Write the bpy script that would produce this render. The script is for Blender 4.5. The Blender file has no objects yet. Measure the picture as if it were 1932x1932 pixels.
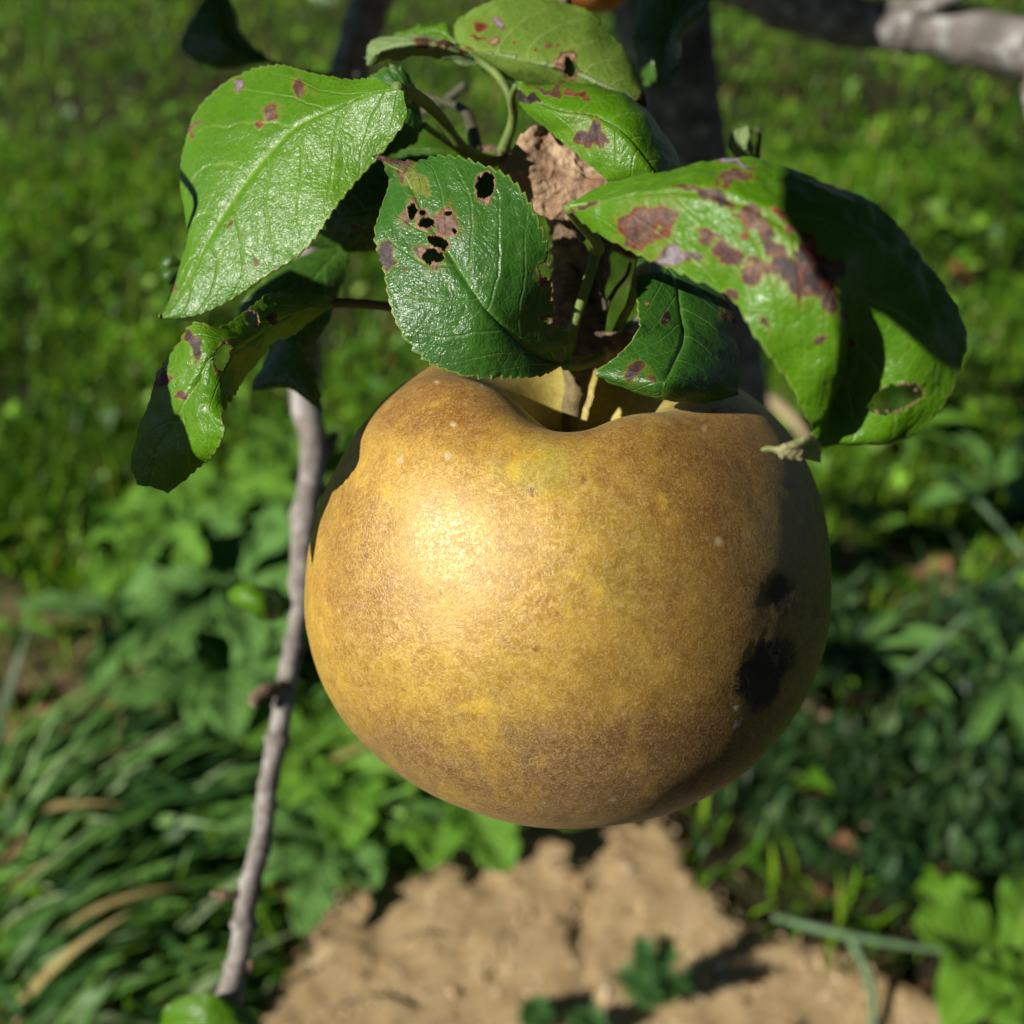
import bpy, math, random
import numpy as np
from mathutils import Vector, Matrix
R = math.radians
rng = np.random.default_rng(7)
S = bpy.context.scene
COL = S.collection

# ------------------------------------------------------------------ camera
CAM_H = 0.56
PITCH = R(35.0)
FPX = 2030.0                       # focal length in units of a 1932 px wide frame
fwd = np.array([0, math.cos(PITCH), -math.sin(PITCH)])
rgt = np.array([1.0, 0, 0])
upc = np.array([0, math.sin(PITCH), math.cos(PITCH)])
cpos = np.array([0, 0, CAM_H])
cd = bpy.data.cameras.new("camera")
cam = bpy.data.objects.new("camera", cd); COL.objects.link(cam)
cam.location = cpos
cam.rotation_euler = (math.pi/2 - PITCH, 0, 0)
cd.sensor_width = 36.0
cd.lens = 18.0 * FPX / 966.0
cd.clip_start = 0.005; cd.clip_end = 500
cd.dof.use_dof = True
cd.dof.focus_distance = 0.137
cd.dof.aperture_fstop = 16.5
cd.dof.aperture_blades = 0
S.camera = cam

# ------------------------------------------------------------------ light
Lc = np.array([-0.735, 0.185, 0.65]); Lc /= np.linalg.norm(Lc)      # towards the sun, camera axes
Lw = Lc[0]*rgt + Lc[1]*upc - Lc[2]*fwd
elev = math.asin(Lw[2]); azim = math.atan2(Lw[0], Lw[1])
w = bpy.data.worlds.new("World"); S.world = w; w.use_nodes = True
nt = w.node_tree; nt.nodes.clear()
sky = nt.nodes.new("ShaderNodeTexSky"); sky.sky_type = 'NISHITA'; sky.sun_disc = False
sky.sun_elevation = elev; sky.sun_rotation = azim
sky.air_density = 0.6; sky.dust_density = 0.1; sky.altitude = 1500
bgn = nt.nodes.new("ShaderNodeBackground"); bgn.inputs[1].default_value = 0.05
wo = nt.nodes.new("ShaderNodeOutputWorld")
nt.links.new(sky.outputs[0], bgn.inputs[0]); nt.links.new(bgn.outputs[0], wo.inputs[0])
sl = bpy.data.lights.new("sun", 'SUN'); sl.energy = 5.0; sl.angle = R(0.5); sl.color = (1.0, 0.955, 0.88)
sun = bpy.data.objects.new("sun", sl); COL.objects.link(sun)
sun.rotation_euler = Vector(Lw).to_track_quat('Z', 'Y').to_euler()
sun.location = (0, 0, 5)
S.view_settings.view_transform = 'Standard'; S.view_settings.look = 'None'
S.view_settings.exposure = 0.33; S.view_settings.gamma = 1.0
S.render.engine = 'CYCLES'
S.cycles.max_bounces = 8; S.cycles.transparent_max_bounces = 8
S.cycles.use_denoising = True

# ------------------------------------------------------------------ geometry helpers
def P(px, py, d):
    """picture position (1932 px frame) + depth in mm -> metres in the world"""
    d = d/1000.0
    return cpos + fwd*d + rgt*((px-966)/FPX*d) + upc*((966-py)/FPX*d)
def PA(a):
    a = np.asarray(a, float); d = a[..., 2:3]/1000.0
    return cpos + fwd*d + rgt*((a[..., 0:1]-966)/FPX*d) + upc*((966-a[..., 1:2])/FPX*d)
def proj(v):
    q = v - cpos
    d = q@fwd
    d = np.where(np.abs(d) < 1e-6, 1e-6, d)
    return 966 + FPX*(q@rgt)/d, 966 - FPX*(q@upc)/d, d*1000
def G(px, py, z=0.0):
    r = fwd + rgt*((px-966)/FPX) + upc*((966-py)/FPX)
    t = (z-CAM_H)/r[2]
    return cpos + r*t

def _hash(i, j, k, seed):
    n = (i.astype(np.int64)*374761393 + j.astype(np.int64)*668265263 + k.astype(np.int64)*2147483647*3 + seed*1442695041)
    n = (n ^ (n >> 13)) * 1274126177
    n = (n ^ (n >> 16)) & 0xffffff
    return n/float(0xffffff)*2-1
def vnoise(p, seed=0):
    p = np.asarray(p, float)
    f = np.floor(p); t = p-f; t = t*t*(3-2*t); f = f.astype(np.int64)
    o = 0
    for a in (0, 1):
        wa = t[:, 0] if a else 1-t[:, 0]
        for b in (0, 1):
            wb = t[:, 1] if b else 1-t[:, 1]
            for c in (0, 1):
                wc = t[:, 2] if c else 1-t[:, 2]
                o = o + wa*wb*wc*_hash(f[:, 0]+a, f[:, 1]+b, f[:, 2]+c, seed)
    return o
def fbm(p, seed=0, oct=4):
    o = 0; a = 1.0; s = 0
    for i in range(oct):
        o = o + a*vnoise(p*2.0**i, seed+i*17); s += a; a *= .5
    return o/s
def sstep(a, b, x):
    t = np.clip((x-a)/(b-a), 0, 1); return t*t*(3-2*t)
def catmull(pts, n):
    pts = np.asarray(pts, float)
    m = len(pts)
    u = np.linspace(0, m-1, n); i = np.minimum(u.astype(int), m-2); t = (u-i)[:, None]
    p1 = pts[i]; p2 = pts[i+1]
    p0 = np.where((i > 0)[:, None], pts[np.maximum(i-1, 0)], 2*p1-p2)
    p3 = np.where((i < m-2)[:, None], pts[np.minimum(i+2, m-1)], 2*p2-p1)
    return .5*((2*p1) + (-p0+p2)*t + (2*p0-5*p1+4*p2-p3)*t**2 + (-p0+3*p1-3*p2+p3)*t**3)

def mesh(name, verts, faces, mats, parent=None, smooth=True, origin=None, attrs=None, mat_idx=None):
    """verts in world metres; links ONE object. With a parent the mesh is stored relative to it"""
    verts = np.asarray(verts, float)
    if parent is not None: org = np.array(parent_world(parent))
    elif origin is not None: org = np.asarray(origin, float)
    else: org = np.zeros(3)
    me = bpy.data.meshes.new(name)
    v = (verts-org).astype(np.float32)
    if isinstance(faces, np.ndarray):
        nf, k = faces.shape
        me.vertices.add(len(v)); me.vertices.foreach_set("co", v.ravel())
        me.loops.add(nf*k); me.loops.foreach_set("vertex_index", faces.astype(np.int32).ravel())
        me.polygons.add(nf)
        me.polygons.foreach_set("loop_start", np.arange(0, nf*k, k, dtype=np.int32))
        me.update(calc_edges=True); me.validate()
    else:
        me.from_pydata(v.tolist(), [], [list(f) for f in faces]); me.update()
    if smooth: me.polygons.foreach_set("use_smooth", [True]*len(me.polygons))
    for m in (mats if isinstance(mats, (list, tuple)) else [mats]): me.materials.append(m)
    if attrs:
        for an, arr in attrs.items():
            arr = np.asarray(arr, np.float32)
            if arr.ndim == 1:
                a = me.attributes.new(an, 'FLOAT', 'POINT'); a.data.foreach_set("value", arr)
            elif arr.shape[1] == 3:
                a = me.attributes.new(an, 'FLOAT_VECTOR', 'POINT'); a.data.foreach_set("vector", arr.ravel())
            else:
                a = me.attributes.new(an, 'FLOAT_COLOR', 'POINT'); a.data.foreach_set("color", arr.ravel())
    me.update()
    o = bpy.data.objects.new(name, me); COL.objects.link(o)
    if parent is not None: o.parent = parent
    elif origin is not None: o.location = org
    return o
def parent_world(p):
    x = np.zeros(3)
    while p is not None:
        x = x + np.array(p.location); p = p.parent
    return x
def tag(o, label=None, cat=None, group=None, kind=None):
    if label: o["label"] = label
    if cat: o["category"] = cat
    if group: o["group"] = group
    if kind: o["kind"] = kind
    return o
def empty(name, loc, label, cat, group=None):
    o = bpy.data.objects.new(name, None); COL.objects.link(o); o.location = tuple(loc)
    o.empty_display_size = .02
    return tag(o, label, cat, group)

def tube(pts, rad, nseg=14, nlen=60, bump=0.0, bscale=200, seed=0, rings=None, caps=True):
    """tapered tube along a world polyline; returns verts, quads"""
    c = catmull(pts, nlen); r = np.interp(np.linspace(0, 1, nlen), np.linspace(0, 1, len(rad)), rad)
    T = np.gradient(c, axis=0); T /= np.linalg.norm(T, axis=1)[:, None]
    up = np.array([.3, -.7, .2]); n = np.cross(T[0], up); n /= np.linalg.norm(n)
    N = []
    for t in T:
        n = n - t*(n@t); n /= np.linalg.norm(n); N.append(n)
    N = np.array(N); B = np.cross(T, N)
    a = np.linspace(0, 2*np.pi, nseg, endpoint=False)
    d = N[:, None, :]*np.cos(a)[None, :, None] + B[:, None, :]*np.sin(a)[None, :, None]
    V = c[:, None, :] + d*r[:, None, None]
    if rings is not None:
        rr = np.zeros(nlen); s = np.linspace(0, 1, nlen)
        for (t0, amp, wd) in rings: rr += amp*np.exp(-((s-t0)/wd)**2)
        V = V + d*rr[:, None, None]
    if bump:
        f = fbm((V.reshape(-1, 3))*bscale, seed, 4).reshape(nlen, nseg)
        V = V + d*(f*bump)[:, :, None]
    V = V.reshape(-1, 3)
    F = []
    for i in range(nlen-1):
        b = i*nseg
        for j in range(nseg):
            k = (j+1) % nseg
            F.append((b+j, b+k, b+nseg+k, b+nseg+j))
    if caps:
        e = (nlen-1)*nseg
        V = np.vstack([V, c[0]-T[0]*r[0]*.4, c[-1]+T[-1]*r[-1]*.5]); i0 = len(V)-2
        for j in range(nseg):
            k = (j+1) % nseg
            F.append((i0, b0(k), b0(j))); F.append((i0+1, e+j, e+k))
    return V, F
def b0(j): return j
def join(parts):
    V = []; F = []; o = 0
    for v, f in parts:
        V.append(v); F += [tuple(i+o for i in q) for q in f]; o += len(v)
    return np.vstack(V), F
def tube_px(pts, rad_mm, **k):
    return tube([P(*p) for p in pts], [r/1000 for r in rad_mm], **k)

# ------------------------------------------------------------------ material helpers
class NT:
    def __init__(s, name):
        s.m = bpy.data.materials.new(name); s.m.use_nodes = True
        s.t = s.m.node_tree; s.t.nodes.clear()
        s.out = s.t.nodes.new("ShaderNodeOutputMaterial")
    def n(s, typ, ins=None, **kw):
        x = s.t.nodes.new(typ)
        for k, v in kw.items(): setattr(x, k, v)
        for k, v in (ins or {}).items():
            i = x.inputs[k]
            if isinstance(v, bpy.types.NodeSocket): s.t.links.new(v, i)
            else: i.default_value = v
        return x
    def math(s, op, a, b=0.0, c=0.0, clamp=False):
        x = s.n("ShaderNodeMath", {0: a, 1: b, 2: c}, operation=op); x.use_clamp = clamp
        return x.outputs[0]
    def mix(s, f, a, b, mode='MIX'):
        x = s.n("ShaderNodeMix", data_type='RGBA', blend_type=mode)
        for idx, v in ((0, f), (6, a), (7, b)):
            i = x.inputs[idx]
            if isinstance(v, bpy.types.NodeSocket): s.t.links.new(v, i)
            else: i.default_value = v if idx == 0 else (tuple(v)+(1,))[:4]
        return x.outputs[2]
    def noise(s, vec, scale, detail=3, rough=.5, dist=0.0):
        x = s.n("ShaderNodeTexNoise", {"Vector": vec, "Scale": scale, "Detail": detail, "Roughness": rough, "Distortion": dist})
        return x.outputs[0]
    def ramp(s, f, stops):
        x = s.n("ShaderNodeValToRGB", {0: f}); r = x.color_ramp
        while len(r.elements) < len(stops): r.elements.new(.5)
        for e, (p, c) in zip(r.elements, stops):
            e.position = p; e.color = (tuple(c)+(1,))[:4] if not isinstance(c, (int, float)) else (c, c, c, 1)
        return x.outputs[0]
    def rng(s, v, a, b, c=0.0, d=1.0):
        x = s.n("ShaderNodeMapRange", {0: v, 1: a, 2: b, 3: c, 4: d}); return x.outputs[0]
    def attr(s, name):
        return s.n("ShaderNodeAttribute", attribute_name=name)
    def obj(s): return s.n("ShaderNodeTexCoord").outputs["Object"]
    def bump(s, h, strength, dist, normal=None):
        i = {"Height": h, "Strength": strength, "Distance": dist}
        if normal is not None: i["Normal"] = normal
        return s.n("ShaderNodeBump", i).outputs[0]
    def bsdf(s, **k):
        return s.n("ShaderNodeBsdfPrincipled", {kk.replace("_", " "): v for kk, v in k.items()})
    def done(s, sh): s.t.links.new(sh, s.out.inputs[0]); return s.m

def leaf_material(name, base, dark, under=False, gloss=.38, veinc=(.19, .32, .045), bumpk=1.0, trans=.5):
    n = NT(name); co = n.obj()
    uv = n.attr("leafuv").outputs["Vector"]
    sp = n.n("ShaderNodeSeparateXYZ", {0: uv}); t, v, k = sp.outputs
    av = n.math('ABSOLUTE', v)
    wob = n.math('MULTIPLY', n.math('SUBTRACT', n.noise(co, 150, 2), .5), .55)
    # side veins, alternately curving to the tip
    s1 = n.math('MULTIPLY_ADD', t, 8.0, n.math('MULTIPLY', n.math('POWER', av, 1.25), -2.3))
    s1 = n.math('ADD', s1, wob)
    s1 = n.math('ADD', s1, n.math('MULTIPLY', n.math('SIGN', v), .22))
    fr = n.math('ABSOLUTE', n.math('SUBTRACT', n.math('FRACT', s1), .5))
    vein = n.rng(fr, 0.0, .07, 1, 0)
    vein = n.math('MULTIPLY', vein, n.rng(av, .5, 1, 1, .15))
    mid = n.math('MULTIPLY', n.rng(av, 0.0, .045, 1, 0), n.rng(t, .0, 1., 1, .35))
    wn = n.n("ShaderNodeTexNoise", {"Vector": co, "Scale": 600.0, "Detail": 3.0})
    wc = n.n("ShaderNodeVectorMath", {0: co, 1: n.n("ShaderNodeVectorMath", {0: wn.outputs[1], 3: .0016}, operation='SCALE').outputs[0]}, operation='ADD').outputs[0]
    v2 = n.n("ShaderNodeTexVoronoi", {"Vector": wc, "Scale": 750.0}, feature='DISTANCE_TO_EDGE').outputs[0]
    net = n.rng(v2, 0.0, .22, 1, 0)
    v3 = n.n("ShaderNodeTexVoronoi", {"Vector": wc, "Scale": 1900.0}, feature='DISTANCE_TO_EDGE').outputs[0]
    net2 = n.rng(v3, 0.0, .3, 1, 0)
    big = n.noise(co, 90, 4, .6)
    col = n.mix(n.rng(big, .33, .68), dark, base)
    fine = n.noise(co, 2200, 2)
    col = n.mix(n.math('MULTIPLY', fine, .5), col, tuple(c*1.5 for c in base))
    col = n.mix(n.math('MULTIPLY', net, .16), col, veinc)
    col = n.mix(n.math('MULTIPLY', vein, .5), col, veinc)
    col = n.mix(n.math('MULTIPLY', mid, .8), col, tuple(min(1, c*1.25) for c in veinc))
    col = n.mix(n.math('MULTIPLY', n.rng(av, .965, .995), .75), col, (.26, .36, .07))
    tint = n.attr("tint")
    ta = n.math('MULTIPLY', tint.outputs["Alpha"], 1.0)
    tc = n.mix(n.rng(n.noise(co, 1100, 4, .75), .42, .68, 0, .8), tint.outputs["Color"], (.025, .015, .010), 'MIX')
    tc = n.mix(n.rng(n.noise(co, 480, 4, .75), .5, .7, 0, .45), tc, (.33, .20, .12), 'MIX')
    col = n.mix(ta, col, tc)
    h = n.math('MULTIPLY', net, -.55 if not under else .5)
    h = n.math('MULTIPLY_ADD', net2, -.45, h)
    h = n.math('MULTIPLY_ADD', vein, -1.7 if not under else 1.8, h)
    h = n.math('MULTIPLY_ADD', mid, -2.2 if not under else 3.5, h)
    h = n.math('MULTIPLY_ADD', n.noise(co, 420, 3), 1.6, h)
    h = n.math('MULTIPLY_ADD', n.noise(co, 3200, 2), .5, h)
    h = n.math('MULTIPLY_ADD', n.math('MULTIPLY', n.noise(co, 900, 3, .7), ta), 1.6, h)
    nb = n.bump(h, .6*bumpk, .00010)
    rough = n.math('MULTIPLY_ADD', n.noise(co, 1200, 2), .18, n.math('MULTIPLY_ADD', ta, .28, gloss-.15))
    b = n.bsdf(Base_Color=col, Roughness=rough, Normal=nb, IOR=1.45)
    b.inputs["Specular IOR Level"].default_value = .2 if under else .5
    tr = n.n("ShaderNodeBsdfTranslucent", {"Color": n.mix(.5, col, tuple(c*f for c, f in zip(base, (3.2, 2.6, .8)))) , "Normal": nb})
    f = n.math('MULTIPLY', n.math('SUBTRACT', 1.0, n.math('MULTIPLY', ta, .8)), trans)
    ms = n.n("ShaderNodeMixShader", {0: f, 1: b.outputs[0], 2: tr.outputs[0]})
    return n.done(ms.outputs[0])

M_LEAF = leaf_material("leaf_glossy_green", (.035, .12, .011), (.018, .075, .008), trans=.16, gloss=.4, veinc=(.12, .24, .05))
M_LEAF_Y = leaf_material("leaf_fresh_green", (.085, .215, .003), (.05, .15, .003), gloss=.42, trans=.2)
M_LEAF_P = leaf_material("leaf_pale_veined", (.15, .25, .035), (.10, .18, .02), under=True, gloss=.55, trans=.25, veinc=(.34, .42, .12))
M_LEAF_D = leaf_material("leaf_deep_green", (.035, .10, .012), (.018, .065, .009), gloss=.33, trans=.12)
M_UNDER = leaf_material("leaf_underside", (.19, .27, .10), (.13, .20, .075), under=True, gloss=.65, veinc=(.28, .36, .16), trans=.15)

def simple_mat(name, c1, c2, scale, rough=.7, bump=.0005, bs=None, c3=None, s3=None, trans=0, spec=.4):
    n = NT(name); co = n.obj()
    f = n.noise(co, scale, 6, .65, .3)
    col = n.mix(n.rng(f, .35, .65), c1, c2)
    if c3: col = n.mix(n.rng(n.noise(co, s3, 4, .6), .52, .66), col, c3)
    h = n.noise(co, bs or scale*2.5, 5, .7)
    nb = n.bump(h, .8, bump)
    b = n.bsdf(Base_Color=col, Roughness=rough, Normal=nb); b.inputs["Specular IOR Level"].default_value = spec
    if trans:
        tr = n.n("ShaderNodeBsdfTranslucent", {"Color": col})
        return n.done(n.n("ShaderNodeMixShader", {0: trans, 1: b.outputs[0], 2: tr.outputs[0]}).outputs[0])
    return n.done(b.outputs[0])
M_PET = simple_mat("petiole_green", (.17, .24, .05), (.11, .17, .035), 500, .55, .0002)
M_PETD = simple_mat("petiole_dark", (.05, .07, .03), (.09, .07, .04), 500, .6, .0002)
M_BARK = simple_mat("bark_grey", (.12, .105, .09), (.26, .23, .20), 75, .85, .0018, 190, (.44, .44, .42), 110)
M_BARK_SHADE = simple_mat("bark_trunk_shaded", (.06, .062, .064), (.17, .165, .16), 70, .85, .0022, 170, (.30, .31, .30), 90)  # darker copy of the grey bark; the trunk's shade is in the colour
M_TWIG = simple_mat("bark_twig", (.15, .12, .10), (.30, .265, .235), 140, .66, .0008, 420, (.40, .375, .35), 200)
M_SPUR = simple_mat("bark_spur", (.085, .05, .03), (.27, .18, .11), 330, .85, .0008, 900, (.36, .27, .17), 240)
M_DEAD = simple_mat("dead_leaf_brown", (.24, .125, .07), (.50, .34, .21), 160, .8, .0006, 700, (.56, .40, .24), 90, trans=.08)
M_LITTER = simple_mat("litter_brown", (.20, .09, .04), (.36, .20, .10), 90, .8, .0006, 300, trans=.1)
M_LITTER_O = simple_mat("litter_orange", (.50, .17, .05), (.36, .12, .05), 90, .7, .0006, 300, trans=.1)
M_STRAW = simple_mat("straw", (.42, .33, .18), (.30, .22, .12), 150, .7, .0004)

# ------------------------------------------------------------------ the apple leaves
def lesions(px, py, items, seed):
    """rust and scab marks that belong to the blade: colour + mask for every vertex"""
    N = len(px)
    col = np.zeros((N, 4)); col[:, :3] = (.24, .22, .012)
    q = np.stack([px/30.0, py/30.0, np.full(N, seed*3.1)], 1)
    wx = fbm(q, seed, 3)*34; wy = fbm(q+31.7, seed+5, 3)*34
    for it in items:
        cx, cy, rx, ry, ang, kind = it[:6]
        k = {'rust': ((.15, .085, .06), (.17, .025, .006)), 'dark': ((.035, .022, .024), (.12, .03, .008)),
             'pale': ((.38, .23, .13), (.07, .03, .02)), 'red': ((.17, .03, .010), (.22, .03, .008)),
             'black': ((.012, .009, .008), (.03, .012, .007)), 'yellow': ((.35, .28, .02), (.30, .24, .02)),
             'grey': ((.27, .24, .26), (.13, .06, .055)), 'brown': ((.085, .042, .024), (.13, .05, .02)),
             'purple': ((.075, .028, .022), (.15, .028, .009))}[kind]
        amt = min(1.0, max(rx, ry)/26.0)
        a = R(ang); dx = px+wx*amt-cx; dy = py+wy*amt-cy
        u = (dx*math.cos(a)+dy*math.sin(a))/rx; v = (-dx*math.sin(a)+dy*math.cos(a))/ry
        f = np.sqrt(u*u+v*v)
        hz = (1-sstep(.95, 1.5+.25*amt, f))*.5*(kind not in ('yellow', 'black'))
        col[:, :3] = np.where((col[:, 3:4] < .5), col[:, :3]*(1-hz[:, None])+np.array((.24, .22, .012))*hz[:, None], col[:, :3]); col[:, 3] = np.maximum(col[:, 3], hz*.8)
        m = 1-sstep(.93, 1.08, f)
        ring = sstep(.62, .9, f)
        c = np.array(k[0])[None]*(1-ring[:, None])+np.array(k[1])[None]*ring[:, None]
        if kind == 'yellow': m = m*.6
        col[:, :3] = col[:, :3]*(1-m[:, None])+c*m[:, None]
        col[:, 3] = np.maximum(col[:, 3], m) if kind != 'yellow' else np.maximum(col[:, 3], m*.7)
    return col

def build_leaf(parent, rows, label, mat, nu=220, nv=44, camber=.8, tooth=.5, period=1.7, groove=.35, rumple=.35,
               spots=(), holes=(), seed=1, face='top', petiole=None, pr=.9, pmat=None, thick=.22, name='leaf', wrink=0.0, extra=None):
    """rows: (left edge, midrib, right edge), each (px, py, depth mm), base first"""
    r = np.array(rows, float)                       # (k,3,3)
    Lp = catmull(PA(r[:, 0]), nu); Mp = catmull(PA(r[:, 1]), nu); Rp = catmull(PA(r[:, 2]), nu)
    vv = np.linspace(-1, 1, 2*nv+1)
    tt = np.linspace(0, 1, nu)
    # arc length for the teeth
    def edge(E):
        T = np.gradient(E, axis=0); sl = np.cumsum(np.linalg.norm(T, axis=1))*1000
        return sl
    V = np.zeros((nu, 2*nv+1, 3))
    a = np.abs(vv)[None, :, None]
    E = np.where((vv < 0)[None, :, None], Lp[:, None, :], Rp[:, None, :])
    V = Mp[:, None, :]*(1-a) + E*a
    # local frames
    du = np.gradient(V, axis=0); dv = np.gradient(V, axis=1)
    nrm = np.cross(du, dv); ln = np.linalg.norm(nrm, axis=2, keepdims=True); nrm = nrm/np.maximum(ln, 1e-12)
    toc = cpos - V; toc /= np.linalg.norm(toc, axis=2, keepdims=True)
    facing = np.sum(nrm*toc) > 0
    if not facing: nrm = -nrm
    if face == 'under': nrm_top = -nrm
    else: nrm_top = nrm
    wid = np.linalg.norm(E-Mp[:, None, :], axis=2)
    wrel = np.clip(wid/(wid.max()+1e-9), 0, 1)
    puff = np.sin(np.pi*np.clip(np.abs(vv), 0, 1))[None, :]*wrel*camber/1000
    puff = puff - groove/1000*np.exp(-(vv/.06)**2)[None, :]*np.sin(np.pi*np.clip(tt, .02, .98))[:, None]
    flat = V.reshape(-1, 3)
    rum = fbm(flat*140, seed, 3).reshape(nu, -1)*rumple/1000 + fbm(flat*420, seed+3, 3).reshape(nu, -1)*rumple*.35/1000
    # side vein quilting
    s1 = 8.0*tt[:, None]-2.3*np.abs(vv)[None, :]**1.25+.22*np.sign(vv)[None, :]
    quilt = np.cos(2*np.pi*s1)*-.05*np.sin(np.pi*np.abs(vv))[None, :]*wrel/1000
    disp = puff+rum+quilt
    if wrink: disp = disp + (1-np.abs(fbm(flat*260, seed+9, 4)).reshape(nu, -1)*2)*wrink/1000
    # edge waves
    disp = disp + (np.abs(vv)**3)[None, :]*(fbm(np.stack([tt*7+seed, tt*0, tt*0], 1), seed+8, 2)[:, None])*.9/1000*np.where(vv < 0, 1, -1)[None, :]
    if extra is not None: disp = disp + extra(tt[:, None], vv[None, :])/1000
    V = V + nrm_top*disp[:, :, None]
    # teeth
    for sgn, Ed in ((-1, Lp), (1, Rp)):
        s = edge(Ed)
        jit = fbm(np.stack([s/5+seed, s*0, s*0+sgn], 1), seed+2, 2)
        ph = s/period + jit*.6
        fr = ph-np.floor(ph)
        saw = np.where(fr < .72, (fr/.72)**.8, (1-fr)/.28)
        amp = tooth*(.75+.5*jit)*np.clip(np.minimum(tt, 1-tt)*9, 0, 1)
        out = Ed-Mp; ol = np.linalg.norm(out, axis=1)[:, None]; out = out/np.maximum(ol, 1e-9)
        T = np.gradient(Ed, axis=0); T /= np.maximum(np.linalg.norm(T, axis=1)[:, None], 1e-9)
        d = (out*(saw-.4)[:, None] + T*(saw*.6)[:, None])*(amp/1000)[:, None]
        wgt = sstep(.84, 1.0, np.abs(vv))*(np.sign(vv) == sgn)
        V = V + d[:, None, :]*wgt[None, :, None]
    flat = V.reshape(-1, 3)
    px, py, _ = proj(flat)
    W = 2*nv+1
    idx = np.arange(nu*W).reshape(nu, W)
    F = np.stack([idx[:-1, :-1], idx[:-1, 1:], idx[1:, 1:], idx[1:, :-1]], -1).reshape(-1, 4)
    # orientation: polygon normal must be the upper side
    q = flat[F[len(F)//2+nv//2]]; fn = np.cross(q[1]-q[0], q[3]-q[0])
    dcen = nrm_top.reshape(-1, 3)[F[len(F)//2+nv//2][0]]
    if fn@dcen < 0: F = F[:, ::-1]
    # eaten holes
    keep = np.ones(len(F), bool)
    fx = px[F].mean(1); fy = py[F].mean(1)
    rag = fbm(np.stack([fx/9, fy/9, fx*0+seed], 1), seed+4, 3)
    hol = np.zeros(len(px))
    for (cx, cy, rx, ry, ang) in holes:
        a_ = R(ang)
        u = ((fx-cx)*math.cos(a_)+(fy-cy)*math.sin(a_))/rx; v = (-(fx-cx)*math.sin(a_)+(fy-cy)*math.cos(a_))/ry
        keep &= ~((u*u+v*v)**.5 < 1+rag*.45)
    F = F[keep]
    tint = lesions(px, py, list(spots), seed)
    for (cx, cy, rx, ry, ang) in holes:
        a_ = R(ang)
        u = ((px-cx)*math.cos(a_)+(py-cy)*math.sin(a_))/rx; v = (-(px-cx)*math.sin(a_)+(py-cy)*math.cos(a_))/ry
        g = min(.9, 5.0/max(rx, ry))
        m = 1-sstep(1.0+g*.5, 1.0+g*1.3, (u*u+v*v)**.5+vnoise(np.stack([px/6, py/6, px*0], 1), 3)*.12)
        tint[:, :3] = tint[:, :3]*(1-m[:, None])+np.array((.27, .15, .08))*m[:, None]; tint[:, 3] = np.maximum(tint[:, 3], m)
    uv = np.stack([np.repeat(tt, W), np.tile(vv, nu), np.zeros(nu*W)], 1)
    o = mesh(name, flat, F, [mat, M_UNDER], parent, attrs={"tint": tint, "leafuv": uv})
    sm = o.modifiers.new("thickness", 'SOLIDIFY'); sm.thickness = thick/1000; sm.offset = -1
    sm.material_offset = 1; sm.material_offset_rim = 0
    tag(o, label)
    if petiole is not None:
        v, f = tube_px(petiole, [pr*.5*k for k in (1.0, 1.0, .95, 1.05, 1.35)], nseg=12, nlen=50, bump=.00004, bscale=900, seed=seed)
        mesh('petiole', v, f, pmat or M_PET, o)
    return o
# ------------------------------------------------------------------ the apple tree
BASE = G(1400, 1130)
tree = empty("apple_tree", BASE, "grey barked apple tree with spotted leaves, standing behind the russet apple", "tree")

def px_of_path(pts): return pts
# trunk
v, f = tube([P(1180, -520, 470), P(1215, -200, 474), P(1243, 0, 480), P(1298, 300, 545), P(1362, 620, 640), P(1402, 900, 740), BASE+np.array([0, 0, -.02])],
            [.0235, .0225, .0222, .0205, .0215, .0215, .027], nseg=40, nlen=160, bump=.0016, bscale=45, seed=3)
trunk = mesh("trunk", v, f, M_BARK_SHADE, tree)
v, f = tube([P(1205, -250, 472), P(1330, -90, 470), P(1460, 0, 462), P(1600, 40, 452), P(1760, 55, 442), P(1940, 92, 432), P(2250, 130, 410)],
            [.014, .0112, .0098, .0098, .0104, .0106, .010], nseg=36, nlen=200, bump=.0007, bscale=90, seed=5,
            rings=[(.62, .0012, .008), (.735, .0007, .03), (.5, .001, .01), (.36, .0016, .012)])
branch = mesh("branch", v, f, M_BARK, tree)
v, f = tube([P(1690, 42, 446), P(1760, 5, 430), P(1830, -30, 420), P(1900, -90, 410)], [.0048, .004, .0034, .003], nseg=20, nlen=60, bump=.0006, bscale=120, seed=8)
mesh("side_shoot", v, f, M_BARK, branch)
v, f = tube([P(1952, 60, 400), P(1953, 130, 396), P(1944, 180, 394), P(1950, 235, 392)], [.003, .0026, .0024, .0014], nseg=18, nlen=50, bump=.0005, bscale=200, seed=9)
mesh("side_shoot", v, f, M_TWIG, branch)
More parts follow.
